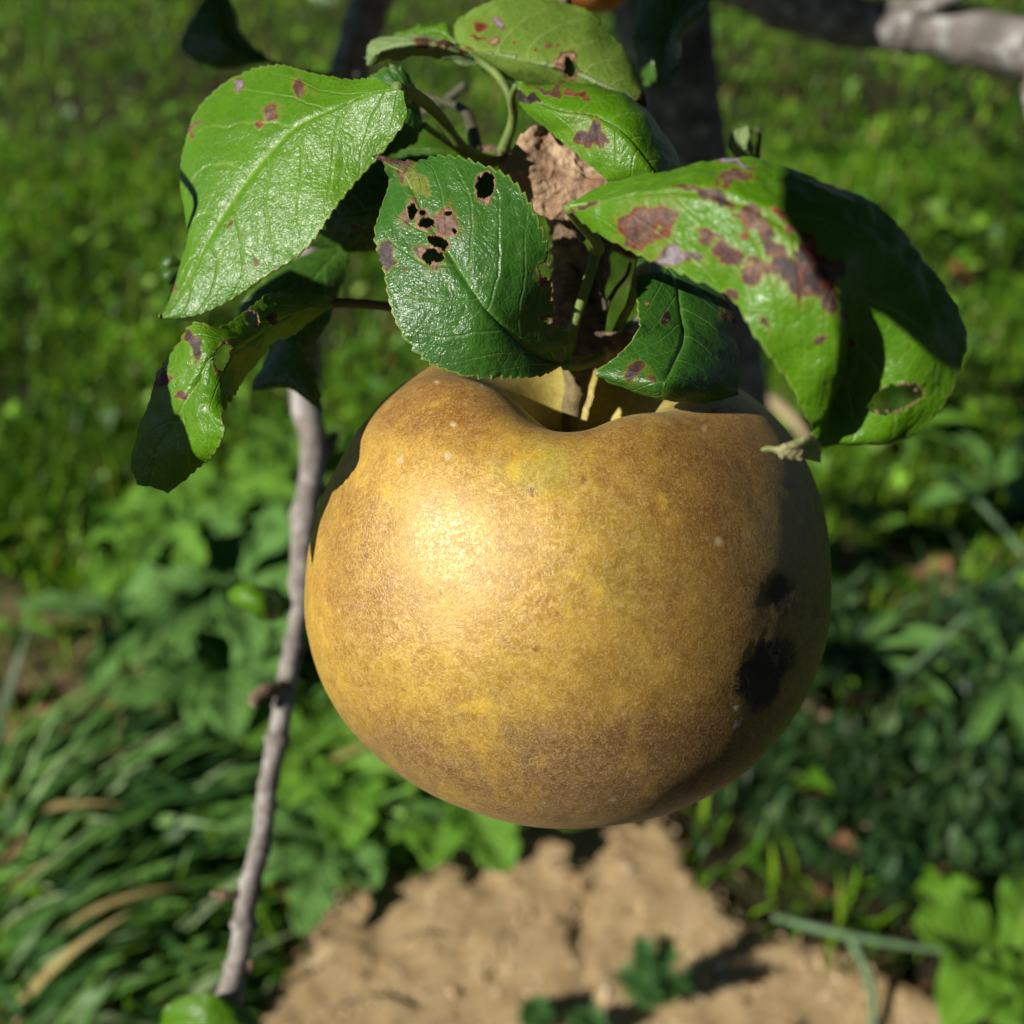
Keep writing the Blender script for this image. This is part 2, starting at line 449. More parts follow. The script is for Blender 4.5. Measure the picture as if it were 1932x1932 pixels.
# long hanging branch behind the apple, its lower end in the open at the left
v, f = tube([P(735, -260, 330), P(712, -60, 318), P(682, 60, 310), P(655, 150, 304), P(606, 350, 296), P(580, 560, 288), P(574, 740, 282), P(592, 850, 276),
             P(572, 1000, 270), P(568, 1130, 264), P(541, 1290, 258), P(530, 1360, 255), P(506, 1490, 251), P(494, 1580, 249), P(470, 1680, 246), P(452, 1800, 243), P(424, 1900, 240), P(395, 1975, 238)],
            [.0062, .0060, .0056, .0054, .0049, .0043, .0034, .0031, .0024, .0023, .0023, .0022, .0023, .0024, .0026, .0024], nseg=28, nlen=400, bump=.00045, bscale=220, seed=11,
            rings=[(.56, .0006, .003), (.625, .0005, .003), (.725, .0006, .003), (.815, .0005, .003), (.895, .0006, .003), (.515, .0010, .006), (.665, .0010, .004), (.855, .0009, .004), (.93, .0007, .004), (.46, .0006, .006), (.60, .0005, .004), (.78, .0004, .003), (.70, .0003, .004)])
hang = mesh("hanging_branch", v, f, M_TWIG, tree, )
tag(hang, "thin grey twig hanging down left of the apple")
for pts, rr in (([(545, 1290, 258), (520, 1300, 254), (500, 1305, 252), (480, 1320, 250), (486, 1332, 250)], [1.5, 1.6, 1.9, 1.6, .6]),
                ([(455, 1690, 246), (438, 1688, 244), (418, 1690, 243), (400, 1684, 242)], [1.3, 1.2, 1.4, .5]),
                ([(602, 850, 277), (622, 838, 280), (632, 815, 282)], [2.6, 2.2, .8]),
                ([(455, 1815, 243), (470, 1822, 242), (476, 1812, 242)], [1.5, 1.2, .5])):
    v, f = tube_px(pts, rr, nseg=14, nlen=26, bump=.0005, bscale=700, seed=int(pts[0][0]))
    mesh("spur_bud", v, f, M_SPUR, hang)

# the fruiting spur: knobbly twig down to the fruit stalk
v, f = tube_px([(1050, -160, 178), (1058, -20, 176), (1062, 60, 175), (1060, 180, 173), (1052, 300, 170), (1060, 400, 166), (1074, 440, 164), (1072, 520, 163), (1080, 590, 162), (1098, 650, 161), (1112, 690, 161)],
               [1.3, 1.3, 1.35, 1.5, 2.2, 2.5, 2.55, 2.5, 2.9, 3.5, 2.2], nseg=36, nlen=300, bump=.0009, bscale=420, seed=21,
               rings=[(.585, .0005, .006), (.62, -.0004, .006), (.65, .0006, .006), (.685, -.0003, .005), (.71, .0005, .006), (.75, .0004, .005), (.78, -.0004, .006), (.82, .0007, .01), (.87, .0004, .006), (.45, .0004, .01)])
spur = mesh("fruiting_spur", v, f, M_SPUR, tree); tag(spur, "knobbly brown fruiting spur with ringed bark")
for pts, rr in (([(1100, 640, 160), (1130, 655, 158), (1165, 650, 158), (1200, 640, 160)], [2.6, 2.4, 1.8, .9]),
                ([(1110, 600, 164), (1125, 540, 166), (1135, 480, 168), (1150, 455, 170), (1205, 478, 172)], [2.4, 1.6, 1.5, 1.6, 1.1]),
                ([(1050, 300, 170), (1000, 300, 171), (960, 296, 172), (915, 295, 173), (880, 285, 172)], [1.8, 1.4, 1.5, 1.5, 1.0])):
    v, f = tube_px(pts, rr, nseg=22, nlen=60, bump=.0007, bscale=600, seed=int(pts[0][1]))
    mesh("bud_scar", v, f, M_SPUR, spur)
# thin stalks and stipules round the spur
for pts, rr, m in (([(1128, 455, 152), (1118, 500, 152), (1100, 560, 153), (1082, 620, 155), (1075, 660, 157)], [.75, .8, .75, .75, .9], M_PET),
                   ([(1152, 462, 158), (1128, 490, 158), (1134, 545, 159), (1142, 585, 160), (1128, 640, 161)], [.30, .38, .36, .4, .5], M_PETD),
                   ([(1190, 495, 160), (1182, 520, 160), (1160, 548, 160), (1145, 580, 160), (1135, 630, 161)], [.25, .3, .32, .36, .4], M_PETD),
                   ([(1198, 540, 157), (1192, 570, 158), (1176, 600, 159), (1160, 640, 160)], [.55, .6, .7, .8], M_PET)):
    v, f = tube_px(pts, rr, nseg=12, nlen=44, bump=.00006, bscale=900)
    mesh("stalk", v, f, m, spur)
# papery dead leaf on the spur
rows = [((948, 322, 160), (948, 322, 160), (948, 322, 160)), ((965, 282, 158), (962, 330, 157), (968, 352, 158)), ((1000, 246, 157), (1000, 320, 156), (1000, 392, 158)),
        ((1045, 238, 160), (1045, 320, 156.5), (1035, 410, 159)), ((1095, 275, 159), (1095, 335, 156), (1080, 412, 159)), ((1140, 325, 158), (1140, 355, 156), (1125, 396, 158)), ((1180, 352, 158), (1180, 356, 158), (1176, 362, 158))]
o = build_leaf(tree, rows, "crumpled papery brown dead leaf on the spur", M_DEAD, nu=160, nv=60, camber=.9, tooth=.3, rumple=1.3, groove=-.3, seed=31, thick=.3, name='dead_leaf', wrink=.7)
o.data.materials[1] = M_DEAD

# ---- leaves of the spur
# A: big shiny leaf at the left
build_leaf(tree, [((745, 163, 141.0), (750, 168, 140.8), (762, 172, 140.4)),
                  ((690, 148, 145.0), (694, 178, 142.6), (762, 232, 141.3)),
                  ((610, 146, 149.6), (612, 210, 145.0), (722, 283, 142.6)),
                  ((515, 124, 155.0), (545, 248, 146.8), (672, 342, 143.2)),
                  ((430, 142, 158.6), (480, 318, 148.3), (622, 418, 143.6)),
                  ((356, 225, 159.3), (425, 392, 149.4), (582, 470, 144.5)),
                  ((337, 355, 156.7), (388, 455, 150.0), (530, 505, 145.9)),
                  ((350, 455, 154.3), (357, 522, 150.4), (455, 553, 147.9)),
                  ((322, 560, 152.2), (328, 575, 150.9), (375, 592, 149.6)),
                  ((303, 600, 151.4), (304, 601, 151.4), (306, 602, 151.3))],
           "large glossy green leaf with one rust red hole mark, leftmost over the apple", M_LEAF_Y, nu=300, nv=60, camber=.7, tooth=.5, seed=2, rumple=.28,
           spots=[(568, 166, 15, 19, -20, 'purple'), (573, 172, 7, 12, 0, 'rust'), (455, 160, 11, 17, 10, 'grey'), (508, 210, 14, 11, 0, 'rust'), (490, 232, 7, 6, 0, 'red'), (362, 245, 5, 24, 25, 'rust'),
                  (330, 548, 6, 16, 30, 'rust'), (480, 494, 5, 7, 0, 'purple'), (522, 508, 6, 6, 0, 'grey'), (428, 425, 4, 12, 30, 'brown'), (585, 108, 3, 3, 0, 'red')],
           petiole=[(748, 166, 141), (790, 184, 147), (832, 222, 160), (868, 272, 166), (905, 297, 170), (940, 298, 172)], pr=1.7, pmat=M_PET)
# B: small one behind it
build_leaf(tree, [((798, 232, 166), (800, 236, 166), (800, 240, 166)), ((775, 150, 163), (778, 205, 163), (785, 268, 164)), ((738, 124, 162), (745, 210, 162), (742, 290, 163)),
                  ((705, 140, 163), (712, 220, 163), (712, 306, 164)), ((690, 170, 165), (690, 230, 165), (690, 318, 166))],
           "small toothed pale green leaf half hidden behind the large glossy leaf", M_LEAF, nu=120, nv=40, tooth=.5, period=1.6, seed=3, camber=.5,
           petiole=[(800, 236, 166), (835, 262, 170), (880, 292, 173)], pr=1.0)
# C: central leaf over the apple
build_leaf(tree, [((1068, 690, 146), (1070, 688, 146), (1070, 682, 146)),
                  ((1015, 708, 139), (1010, 668, 140), (1072, 640, 143)),
                  ((945, 712, 136.5), (960, 625, 136), (1040, 575, 139)),
                  ((872, 708, 135.5), (915, 580, 134), (1034, 495, 136)),
                  ((800, 678, 136), (880, 530, 134), (1012, 408, 134.5)),
                  ((748, 610, 136.5), (850, 482, 135), (962, 335, 135.5)),
                  ((726, 520, 138), (815, 430, 136.5), (890, 303, 138)),
                  ((708, 440, 140), (785, 375, 138.5), (830, 292, 140)),
                  ((738, 356, 144), (762, 330, 141), (780, 298, 142)),
                  ((726, 318, 143), (735, 312, 142), (742, 298, 142.5)),
                  ((706, 293, 143), (707, 294, 143), (709, 293, 143))],
           "green leaf with a round hole and a cluster of eaten holes, lying just over the apple", M_LEAF, nu=280, nv=70, camber=.4, tooth=.62, period=1.6, seed=4, rumple=.4,
           holes=[(915, 349, 17, 24, 10), (803, 421, 15, 11, 0), (828, 456, 20, 11, 25), (778, 398, 9, 14, 0), (815, 484, 19, 13, -5), (798, 402, 6, 5, 0), (846, 402, 7, 5, 0), (858, 436, 4, 6, 0),
                  (1046, 522, 15, 9, 0), (1052, 606, 24, 8, 0), (1028, 508, 12, 12, 0)],
           spots=[(745, 312, 40, 12, 35, 'brown'), (790, 345, 12, 30, -25, 'yellow'), (728, 490, 13, 24, -20, 'dark'), (835, 425, 34, 26, 15, 'rust'), (775, 395, 14, 26, 10, 'brown'), (915, 372, 14, 10, 0, 'pale'),
                  (763, 508, 4, 3, 0, 'red'), (1030, 520, 16, 16, 0, 'brown'), (1040, 605, 18, 11, 0, 'brown'), (812, 482, 24, 17, -5, 'pale')],
           petiole=[(1066, 690, 146), (1095, 690, 150), (1125, 678, 155), (1148, 655, 158)], pr=1.3, pmat=M_PET)
# D: large leaf at the right, close to the lens
build_leaf(tree, [((1070, 392, 124), (1072, 390, 124), (1074, 386, 124)),
                  ((1110, 432, 121), (1135, 375, 119), (1150, 354, 122)),
                  ((1195, 478, 117), (1225, 360, 114), (1250, 333, 118)),
                  ((1300, 522, 113), (1330, 362, 110), (1352, 303, 116)),
                  ((1390, 572, 110), (1432, 395, 107), (1490, 316, 114)),
                  ((1430, 640, 109), (1520, 458, 105), (1655, 388, 113)),
                  ((1470, 695, 110), (1572, 545, 105), (1755, 505, 113)),
                  ((1505, 750, 111), (1592, 635, 106), (1822, 640, 113)),
                  ((1528, 800, 113), (1580, 735, 110), (1775, 775, 114)),
                  ((1540, 828, 115), (1556, 805, 114), (1690, 836, 117)),
                  ((1546, 842, 117), (1548, 842, 117), (1562, 842, 118))],
           "large drooping green leaf with many rust brown blotches, nearest the camera at the right", M_LEAF_Y, nu=320, nv=80, camber=.6, tooth=.4, period=2.2, seed=5, rumple=.7, groove=.9, extra=lambda t, v: -4.5*np.exp(-((v-.3)/.22)**2)*sstep(.5, .75, t)*(1-sstep(.9, 1, t)),
           holes=[(1690, 752, 52, 24, -18)],
           spots=[(1218, 420, 52, 40, -40, 'rust'), (1275, 485, 42, 17, 5, 'grey'), (1378, 342, 28, 14, -15, 'rust'), (1380, 310, 32, 7, 0, 'grey'), (1300, 352, 34, 9, 5, 'purple'), (1350, 370, 30, 12, 20, 'dark'),
                  (1340, 440, 28, 9, 15, 'purple'), (1430, 425, 30, 12, 30, 'rust'), (1370, 480, 34, 20, 20, 'purple'), (1450, 450, 26, 12, 30, 'dark'), (1490, 510, 52, 26, 30, 'dark'),
                  (1545, 520, 44, 40, 0, 'dark'), (1520, 480, 20, 34, -35, 'dark'), (1465, 470, 26, 12, 40, 'purple'), (1420, 520, 22, 14, 10, 'purple'), (1405, 400, 26, 9, 25, 'purple'), (1255, 405, 20, 20, 0, 'rust'), (1195, 440, 18, 18, 0, 'brown'), (1560, 560, 20, 30, 0, 'dark'), (1500, 440, 10, 24, -35, 'red'), (1550, 640, 12, 10, 0, 'brown'), (1440, 500, 30, 14, 10, 'purple'), (1382, 555, 12, 9, 0, 'brown'), (1440, 620, 8, 22, -25, 'purple'), (1530, 470, 30, 12, 55, 'red'), (1470, 400, 20, 8, 30, 'red'),
                  (1590, 590, 10, 14, 0, 'purple'), (1078, 405, 8, 9, 0, 'rust'), (1110, 393, 18, 6, -10, 'brown'), (1405, 445, 8, 6, 0, 'red'), (1607, 650, 8, 8, 0, 'red'), (1720, 835, 12, 6, 0, 'brown')],
           petiole=[(1074, 392, 124), (1095, 420, 128), (1120, 450, 136), (1128, 470, 146)], pr=1.4)
# its tip, curled under
M_TIP = leaf_material("leaf_tip_pale", (.46, .44, .22), (.36, .34, .16), under=True, gloss=.6, veinc=(.5, .5, .3), trans=.2)
build_leaf(tree, [((1548, 812, 115.5), (1549, 838, 116), (1543, 872, 116)), ((1518, 824, 113.5), (1512, 846, 113), (1518, 866, 114)), ((1480, 838, 112), (1478, 850, 112), (1482, 860, 113)), ((1438, 849, 113), (1438, 850, 113), (1440, 851, 113))],
           "pale curled under tip of the blotched leaf", M_TIP, nu=80, nv=24, tooth=.12, seed=6, camber=.3, face='top')
# E: leaf beneath it, hanging on the apple shoulder
build_leaf(tree, [((1205, 480, 158), (1215, 478, 158), (1225, 478, 158)),
                  ((1200, 520, 149), (1270, 520, 151), (1330, 530, 154)),
                  ((1204, 575, 145), (1285, 580, 147), (1372, 575, 153)),
                  ((1203, 625, 142), (1290, 640, 143), (1392, 630, 151)),
                  ((1165, 672, 140), (1270, 690, 139), (1396, 690, 149)),
                  ((1124, 704, 140), (1255, 722, 136), (1394, 728, 148)),
                  ((1150, 722, 140), (1250, 748, 138), (1388, 748, 148)),
                  ((1190, 736, 140), (1260, 753, 140), (1350, 752, 147))],
           "dark green curled leaf with one pale brown spot, resting on the right shoulder of the apple", M_LEAF, nu=200, nv=60, camber=.8, tooth=.3, period=1.8, seed=7,
           spots=[(1209, 692, 13, 10, 0, 'pale'), (1200, 702, 26, 20, 0, 'dark'), (1262, 600, 9, 16, 0, 'black'), (1222, 572, 5, 5, 0, 'pale'), (1380, 590, 12, 34, -20, 'brown')],
           petiole=[(1210, 482, 158), (1200, 520, 160), (1185, 580, 161), (1160, 640, 161)], pr=1.0)
# F1: broad pale leaf at the top
build_leaf(tree, [((862, 86, 172), (866, 88, 172), (872, 92, 171)),
                  ((862, 36, 174), (905, 97, 168), (905, 122, 171)),
                  ((925, 10, 174), (955, 104, 166), (945, 152, 170)),
                  ((1000, -4, 174), (1010, 114, 164), (985, 158, 169)),
                  ((1075, 8, 173), (1062, 128, 163), (1050, 172, 168)),
                  ((1135, 50, 171), (1112, 148, 162), (1110, 196, 167)),
                  ((1180, 95, 169), (1160, 170, 162), (1150, 210, 166)),
                  ((1212, 150, 167), (1200, 188, 163), (1190, 205, 165)),
                  ((1220, 196, 165), (1219, 200, 165), (1217, 203, 165))],
           "pale green veined leaf with a torn hole, topmost over the spur", M_LEAF_P, nu=240, nv=60, camber=.9, tooth=.6, period=1.9, seed=8, rumple=.4,
           holes=[(1076, 128, 12, 20, -15)],
           spots=[(1076, 124, 19, 28, -15, 'pale'), (1216, 195, 8, 12, 0, 'brown'), (928, 78, 12, 9, 20, 'pale'), (905, 48, 10, 8, 0, 'red'), (935, 44, 8, 13, -30, 'grey'), (1036, 88, 6, 6, 0, 'rust'), (1012, 95, 4, 4, 0, 'red'),
                  (1052, 86, 4, 4, 0, 'red'), (900, 64, 16, 4, 0, 'red'), (1065, 76, 3, 3, 0, 'red'), (920, 133, 10, 5, 0, 'red'), (970, 80, 5, 4, 0, 'red'), (890, 92, 20, 5, 5, 'red')])
# F3: the curled leaf beside it, underside showing
build_leaf(tree, [((905, 114, 168), (906, 116, 168), (907, 118, 168)),
                  ((872, 88, 169), (868, 98, 166), (868, 112, 168)),
                  ((825, 68, 171), (825, 84, 165), (825, 102, 168)),
                  ((775, 62, 172), (775, 82, 165), (775, 104, 169)),
                  ((725, 70, 173), (730, 90, 166), (732, 112, 170)),
                  ((698, 84, 173), (704, 102, 168), (708, 124, 171)),
                  ((690, 106, 172), (691, 112, 172), (694, 122, 172))],
           "narrow curled leaf showing its dull grey green underside, left of the topmost leaf", M_UNDER, nu=160, nv=30, camber=.6, tooth=.4, period=1.5, seed=9,
           spots=[(850, 88, 26, 10, 15, 'purple'), (870, 96, 14, 8, 0, 'red'), (800, 80, 14, 6, 0, 'brown')],
           petiole=[(885, 104, 168), (915, 122, 168), (945, 150, 167), (966, 195, 167), (966, 235, 168), (948, 285, 171)], pr=1.4)
build_leaf(tree, [((858, 82, 176), (862, 86, 176), (866, 90, 176)), ((840, 44, 178), (830, 62, 177), (828, 92, 177)), ((800, 50, 179), (790, 66, 178), (788, 88, 178)), ((745, 62, 179), (742, 66, 179), (740, 74, 179))],
           "yellow green leaf edge behind the curled leaf", M_LEAF_Y, nu=100, nv=24, tooth=.4, seed=10, camber=.3)
# F2: folded leaf with a black spot
build_leaf(tree, [((972, 160, 160), (974, 162, 160), (976, 160, 160)),
                  ((985, 200, 157), (1005, 188, 154), (1022, 158, 158)),
                  ((1022, 236, 154), (1060, 212, 150), (1085, 155, 156)),
                  ((1068, 272, 152), (1130, 222, 148), (1150, 160, 156)),
                  ((1110, 308, 150), (1178, 252, 146), (1205, 190, 156)),
                  ((1140, 336, 149), (1215, 295, 146), (1248, 250, 157)),
                  ((1175, 352, 149), (1240, 330, 147), (1276, 300, 158)),
                  ((1230, 362, 149), (1255, 352, 149), (1282, 330, 157)),
                  ((1262, 372, 150), (1268, 372, 150), (1274, 370, 153))],
           "green leaf with one big black brown spot, folded over the papery dead leaf", M_LEAF_Y, nu=240, nv=54, camber=1.2, tooth=.25, seed=11, groove=.5,
           spots=[(1118, 243, 27, 24, 10, 'dark'), (993, 185, 26, 12, 30, 'black'), (1030, 168, 28, 9, 5, 'brown'), (1085, 170, 20, 5, 0, 'red')],
           petiole=[(974, 162, 160), (966, 185, 163), (968, 225, 167), (955, 285, 171)], pr=1.1)
# G: dark leaf at the top right
build_leaf(tree, [((1180, -140, 200), (1200, -145, 200), (1240, -140, 200)), ((1198, -60, 198), (1250, -60, 194), (1345, -60, 200)), ((1204, 0, 198), (1262, 0, 193), (1338, 10, 199)),
                  ((1200, 60, 197), (1258, 60, 192), (1300, 55, 198)), ((1199, 100, 197), (1245, 110, 192), (1284, 98, 197)), ((1208, 145, 197), (1240, 150, 193), (1276, 128, 196)), ((1216, 162, 196), (1240, 164, 194), (1266, 158, 195))],
           "shaded dark green leaf in front of the trunk at the top edge", M_LEAF_D, nu=140, nv=40, tooth=.4, seed=12)
# H: dark blurred leaf, upper left
build_leaf(tree, [((520, 122, 232), (518, 120, 232), (514, 118, 232)), ((488, 100, 232), (480, 112, 230), (470, 130, 232)), ((458, 60, 232), (430, 85, 228), (415, 130, 232)), ((438, 10, 232), (410, 40, 228), (362, 112, 232)),
                  ((430, -30, 232), (400, -10, 229), (343, 85, 232)), ((415, -60, 234), (395, -30, 230), (378, 55, 232)), ((400, -80, 235), (398, -60, 234), (392, 0, 235))],
           "dark shaded leaf alone at the upper left, against the lawn", M_LEAF_D, nu=120, nv=36, tooth=.3, seed=13,
           petiole=[(514, 120, 232), (560, 135, 234), (620, 140, 242), (660, 130, 300)], pr=1.2, pmat=M_PETD)
# I, J, extra dark ones beneath the big leaf
build_leaf(tree, [((760, 300, 176), (762, 310, 176), (764, 320, 176)), ((700, 290, 176), (735, 380, 172), (748, 470, 176)), ((650, 300, 176), (680, 400, 171), (700, 474, 175)), ((600, 330, 177), (625, 410, 173), (640, 476, 176)),
                  ((560, 400, 178), (575, 440, 176), (585, 466, 177))],
           "dark leaf with smooth edge in the shade under the large glossy leaf", M_LEAF_D, nu=150, nv=44, tooth=.1, seed=14,
           spots=[(715, 372, 20, 5, 20, 'brown'), (676, 428, 12, 5, 0, 'brown')])
build_leaf(tree, [((655, 474, 184), (640, 470, 184), (590, 470, 184)), ((650, 520, 182), (590, 530, 180), (520, 515, 182)), ((628, 590, 181), (560, 600, 178), (455, 590, 182)), ((600, 640, 180), (560, 655, 177), (505, 660, 181)),
                  ((596, 690, 179), (555, 692, 177), (478, 732, 181)), ((604, 740, 178), (575, 738, 177), (535, 722, 180)), ((608, 780, 178), (603, 770, 178), (575, 750, 179))],
           "ragged dark leaf hanging in shade left of the apple", M_LEAF_D, nu=170, nv=50, tooth=.7, period=3.5, seed=15)
build_leaf(tree, [((345, 490, 186), (345, 500, 186), (345, 515, 186)), ((320, 482, 186), (318, 505, 185), (322, 540, 186)), ((308, 492, 187), (308, 510, 186), (312, 535, 187))],
           "scrap of a dark leaf behind the tip of the large glossy leaf", M_LEAF_D, nu=60, nv=20, tooth=.3, seed=16)
build_leaf(tree, [((745, 300, 179), (750, 290, 179), (760, 280, 179)), ((735, 380, 177), (790, 340, 176), (850, 290, 178)), ((740, 470, 177), (840, 400, 175), (940, 320, 178)), ((790, 540, 178), (890, 460, 175), (985, 390, 178)),
                  ((880, 560, 179), (940, 520, 177), (1010, 470, 179)), ((970, 560, 180), (980, 555, 180), (1000, 545, 180))],
           "dark leaf in the shade behind the eaten leaf, seen through its holes", M_LEAF_D, nu=120, nv=36, tooth=.2, seed=24)
# K: twisted leaf, lower left
build_leaf(tree, [((622, 566, 158.0), (624, 574, 158.0), (622, 584, 158.0)),
                  ((565, 550, 154.2), (572, 585, 152.6), (580, 612, 156.0)),
                  ((510, 556, 149.5), (525, 605, 147.2), (535, 640, 152.8)),
                  ((462, 590, 143.1), (485, 635, 141.2), (500, 672, 149.0)),
                  ((415, 618, 137.0), (445, 660, 136.2), (470, 700, 145.5)),
                  ((362, 606, 136.0), (395, 680, 134.0), (440, 742, 137.0)),
                  ((322, 655, 139.0), (362, 735, 135.0), (418, 790, 132.0)),
                  ((284, 722, 143.0), (335, 790, 137.0), (430, 812, 131.5)),
                  ((266, 800, 146.0), (305, 840, 140.0), (402, 858, 134.0)),
                  ((253, 880, 148.0), (290, 890, 143.0), (360, 896, 140.0)),
                  ((256, 908, 148.0), (290, 915, 145.0), (322, 924, 144.0))],
           "twisted green leaf with brown edge marks, lowest at the left", M_LEAF_Y, nu=260, nv=60, camber=.8, tooth=.55, period=2.0, seed=17, rumple=.8,
           holes=[(420, 672, 13, 30, 15), (478, 602, 10, 18, -30), (455, 560, 16, 9, 0)],
           spots=[(358, 645, 14, 30, -8, 'dark'), (300, 705, 16, 26, 25, 'dark'), (395, 612, 12, 8, 0, 'brown'), (340, 748, 12, 8, 0, 'purple'), (520, 600, 10, 14, 0, 'black')],
           petiole=[(615, 572, 158), (660, 572, 160), (720, 577, 163), (800, 590, 166), (1060, 650, 164)], pr=1.5, pmat=M_PETD)
# N: shrivelled scrap on two thin stalks
build_leaf(tree, [((1420, 306, 188), (1412, 308, 188), (1402, 306, 188)), ((1414, 280, 186), (1402, 284, 184), (1392, 288, 186)), ((1408, 258, 186), (1400, 262, 184), (1392, 262, 186)), ((1404, 250, 187), (1402, 250, 187), (1400, 250, 187))],
           "tiny shrivelled leaf on thin stalks above the blotched leaf", M_UNDER, nu=60, nv=20, tooth=1.0, period=2.0, seed=18, wrink=1.2, camber=.1, groove=1.2, rumple=1.5)
for pts in ([(1424, 330, 188), (1418, 290, 187), (1412, 262, 187), (1406, 240, 187)], [(1430, 330, 188), (1429, 290, 187), (1433, 262, 187), (1429, 240, 187)]):
    v, f = tube_px(pts, [.5, .45, .4, .35], nseg=10, nlen=30, bump=.00008, bscale=900)
    mesh("stalk", v, f, M_PETD, spur)
v, f = tube_px([(1428, 335, 188), (1415, 400, 186), (1350, 500, 180), (1230, 590, 170), (1150, 650, 163)], [.5, .7, .9, 1.0, 1.2], nseg=10, nlen=40, bump=.0001, bscale=700)
mesh("side_shoot", v, f, M_TWIG, spur)
# O: leaf at the lower end of the hanging twig
build_leaf(tree, [((300, 1935, 236), (302, 1940, 236), (305, 1946, 236)), ((318, 1896, 232), (335, 1930, 230), (345, 1985, 234)), ((360, 1878, 230), (385, 1925, 227), (395, 2010, 232)), ((415, 1880, 230), (435, 1930, 228), (445, 2010, 232)),
                  ((470, 1905, 232), (480, 1945, 231), (480, 1990, 233)), ((498, 1938, 234), (500, 1945, 234), (500, 1950, 234))],
           "pale green round leaf at the bottom edge, at the end of the hanging twig", M_LEAF_Y, nu=120, nv=36, tooth=.2, seed=19,
           petiole=[(300, 1938, 236), (330, 1965, 238), (395, 1975, 238)], pr=1.2)
# loose yellow leaf of the hanging branch
build_leaf(tree, [((430, 1118, 262), (431, 1122, 262), (431, 1128, 262)), ((450, 1104, 260), (455, 1126, 257), (452, 1146, 260)), ((490, 1106, 260), (490, 1136, 256), (482, 1164, 260)), ((525, 1124, 262), (520, 1148, 259), (512, 1170, 262)), ((540, 1142, 264), (538, 1152, 264), (534, 1164, 264))],
           "small blurred yellow green leaf beside the hanging twig", M_LEAF_Y, nu=100, nv=30, tooth=.2, seed=20,
           petiole=[(538, 1152, 264), (550, 1150, 265), (566, 1148, 265)], pr=1.0, spots=[(515, 1160, 8, 6, 0, 'rust')])
# thin twigs crossing behind
for pts, rr, m in (([(880, 160, 215), (800, 210, 220), (740, 160, 225), (700, 150, 240), (660, 140, 300)], [.9, .9, .8, .8, 1.0], M_PETD),
                   ([(900, 290, 172), (890, 240, 178), (870, 205, 184), (800, 180, 195)], [1.1, 1.0, .8, .6], M_PETD)):
    v, f = tube_px(pts, rr, nseg=12, nlen=60, bump=.0001, bscale=600)
    mesh("side_shoot", v, f, m, spur)

# ---- added leaves out of view above (put there to shade the trunk, the far half of the blotched leaf and the dark leaves)
def simple_leaf(parent, c, axis, nrm, ln, wd, mat, label=None, name="leaf", fold=.25, seed=0, nu=26, nv=6, cols=None):
    axis = axis/np.linalg.norm(axis); nrm = nrm-axis*(nrm@axis); nrm /= np.linalg.norm(nrm); side = np.cross(axis, nrm)
    t = np.linspace(0, 1, nu); v = np.linspace(-1, 1, 2*nv+1)
    wv = np.sin(np.pi*t**.8)**.75*wd/2
    V = c + axis[None, None]*(t[:, None, None]*ln) + side*(v[None, :, None]*wv[:, None, None]) + nrm*((np.abs(v)[None, :, None]*wv[:, None, None])*fold - (t[:, None, None]-.3)**2*ln*.35)
    V = V.reshape(-1, 3); V = V + nrm*(fbm(V*90, seed, 2)*ln*.03)[:, None]
    W = 2*nv+1; idx = np.arange(nu*W).reshape(nu, W)
    F = np.stack([idx[:-1, :-1], idx[:-1, 1:], idx[1:, 1:], idx[1:, :-1]], -1).reshape(-1, 4)
    uv = np.stack([np.repeat(t, W), np.tile(v, nu), np.zeros(nu*W)], 1)
    tint = np.zeros((len(V), 4))
    o = mesh(name, V, F, [mat, M_UNDER], parent, attrs={"leafuv": uv, "tint": tint})
    s = o.modifiers.new("thickness", 'SOLIDIFY'); s.thickness = .0003; s.offset = -1; s.material_offset = 1
    return o
# ------------------------------------------------------------------ the big apple
AC = P(1060, 1086, 166)
RA = .0392
PROF = np.array([(0, .30), (.05, .31), (.12, .38), (.20, .56), (.31, .71), (.46, .785), (.62, .755), (.79, .605), (.92, .36), (.99, .06), (.985, -.20), (.91, -.43), (.77, -.62), (.58, -.745), (.39, -.785), (.22, -.74), (.09, -.66), (0, -.64)])
ax_c = np.array([.07, .925, .33]); ax_c /= np.linalg.norm(ax_c)
AZ = ax_c[0]*rgt+ax_c[1]*upc-ax_c[2]*fwd
AX = rgt-AZ*(rgt@AZ); AX /= np.linalg.norm(AX); AY = np.cross(AZ, AX)       # AY points away from the camera
def apple_verts(nth=420, nph=560, prof=PROF, Rr=RA, seed=0):
    p = catmull(prof, nth)
    ph = np.linspace(0, 2*np.pi, nph, endpoint=False)
    r = p[:, 0][:, None]*np.ones(nph); z = p[:, 1][:, None]*np.ones(nph)
    top = sstep(-.2, .6, z)*sstep(0.02, .3, r)
    # right = 0, away = pi/2, left = pi, towards the camera = 3pi/2
    g = lambda c, wdt: np.exp(-((np.angle(np.exp(1j*(ph-c))))/wdt)**2)[None, :]
    z = z + top*(.0*g(np.pi*1.05, .7) + .02*g(0.1, .6) + .015*g(1.25*np.pi, .35) - .08*np.exp(-((r-.42)/.2)**2)*g(1.46*np.pi, .42) + .05*g(.45*np.pi, .5) + .012*np.cos(5*ph+.6)[None, :])
    r = r*(1+.012*np.cos(2*ph+.4)+.008*np.cos(5*ph+1.2)+.01*np.cos(3*ph))[None, :]
    r[0] = 0; r[-1] = 0; z[0] = z[0].mean(); z[-1] = z[-1].mean()
    x = r*np.cos(ph); y = r*np.sin(ph)
    V = np.stack([x, y, z], -1).reshape(-1, 3)*Rr
    return V, nth, nph
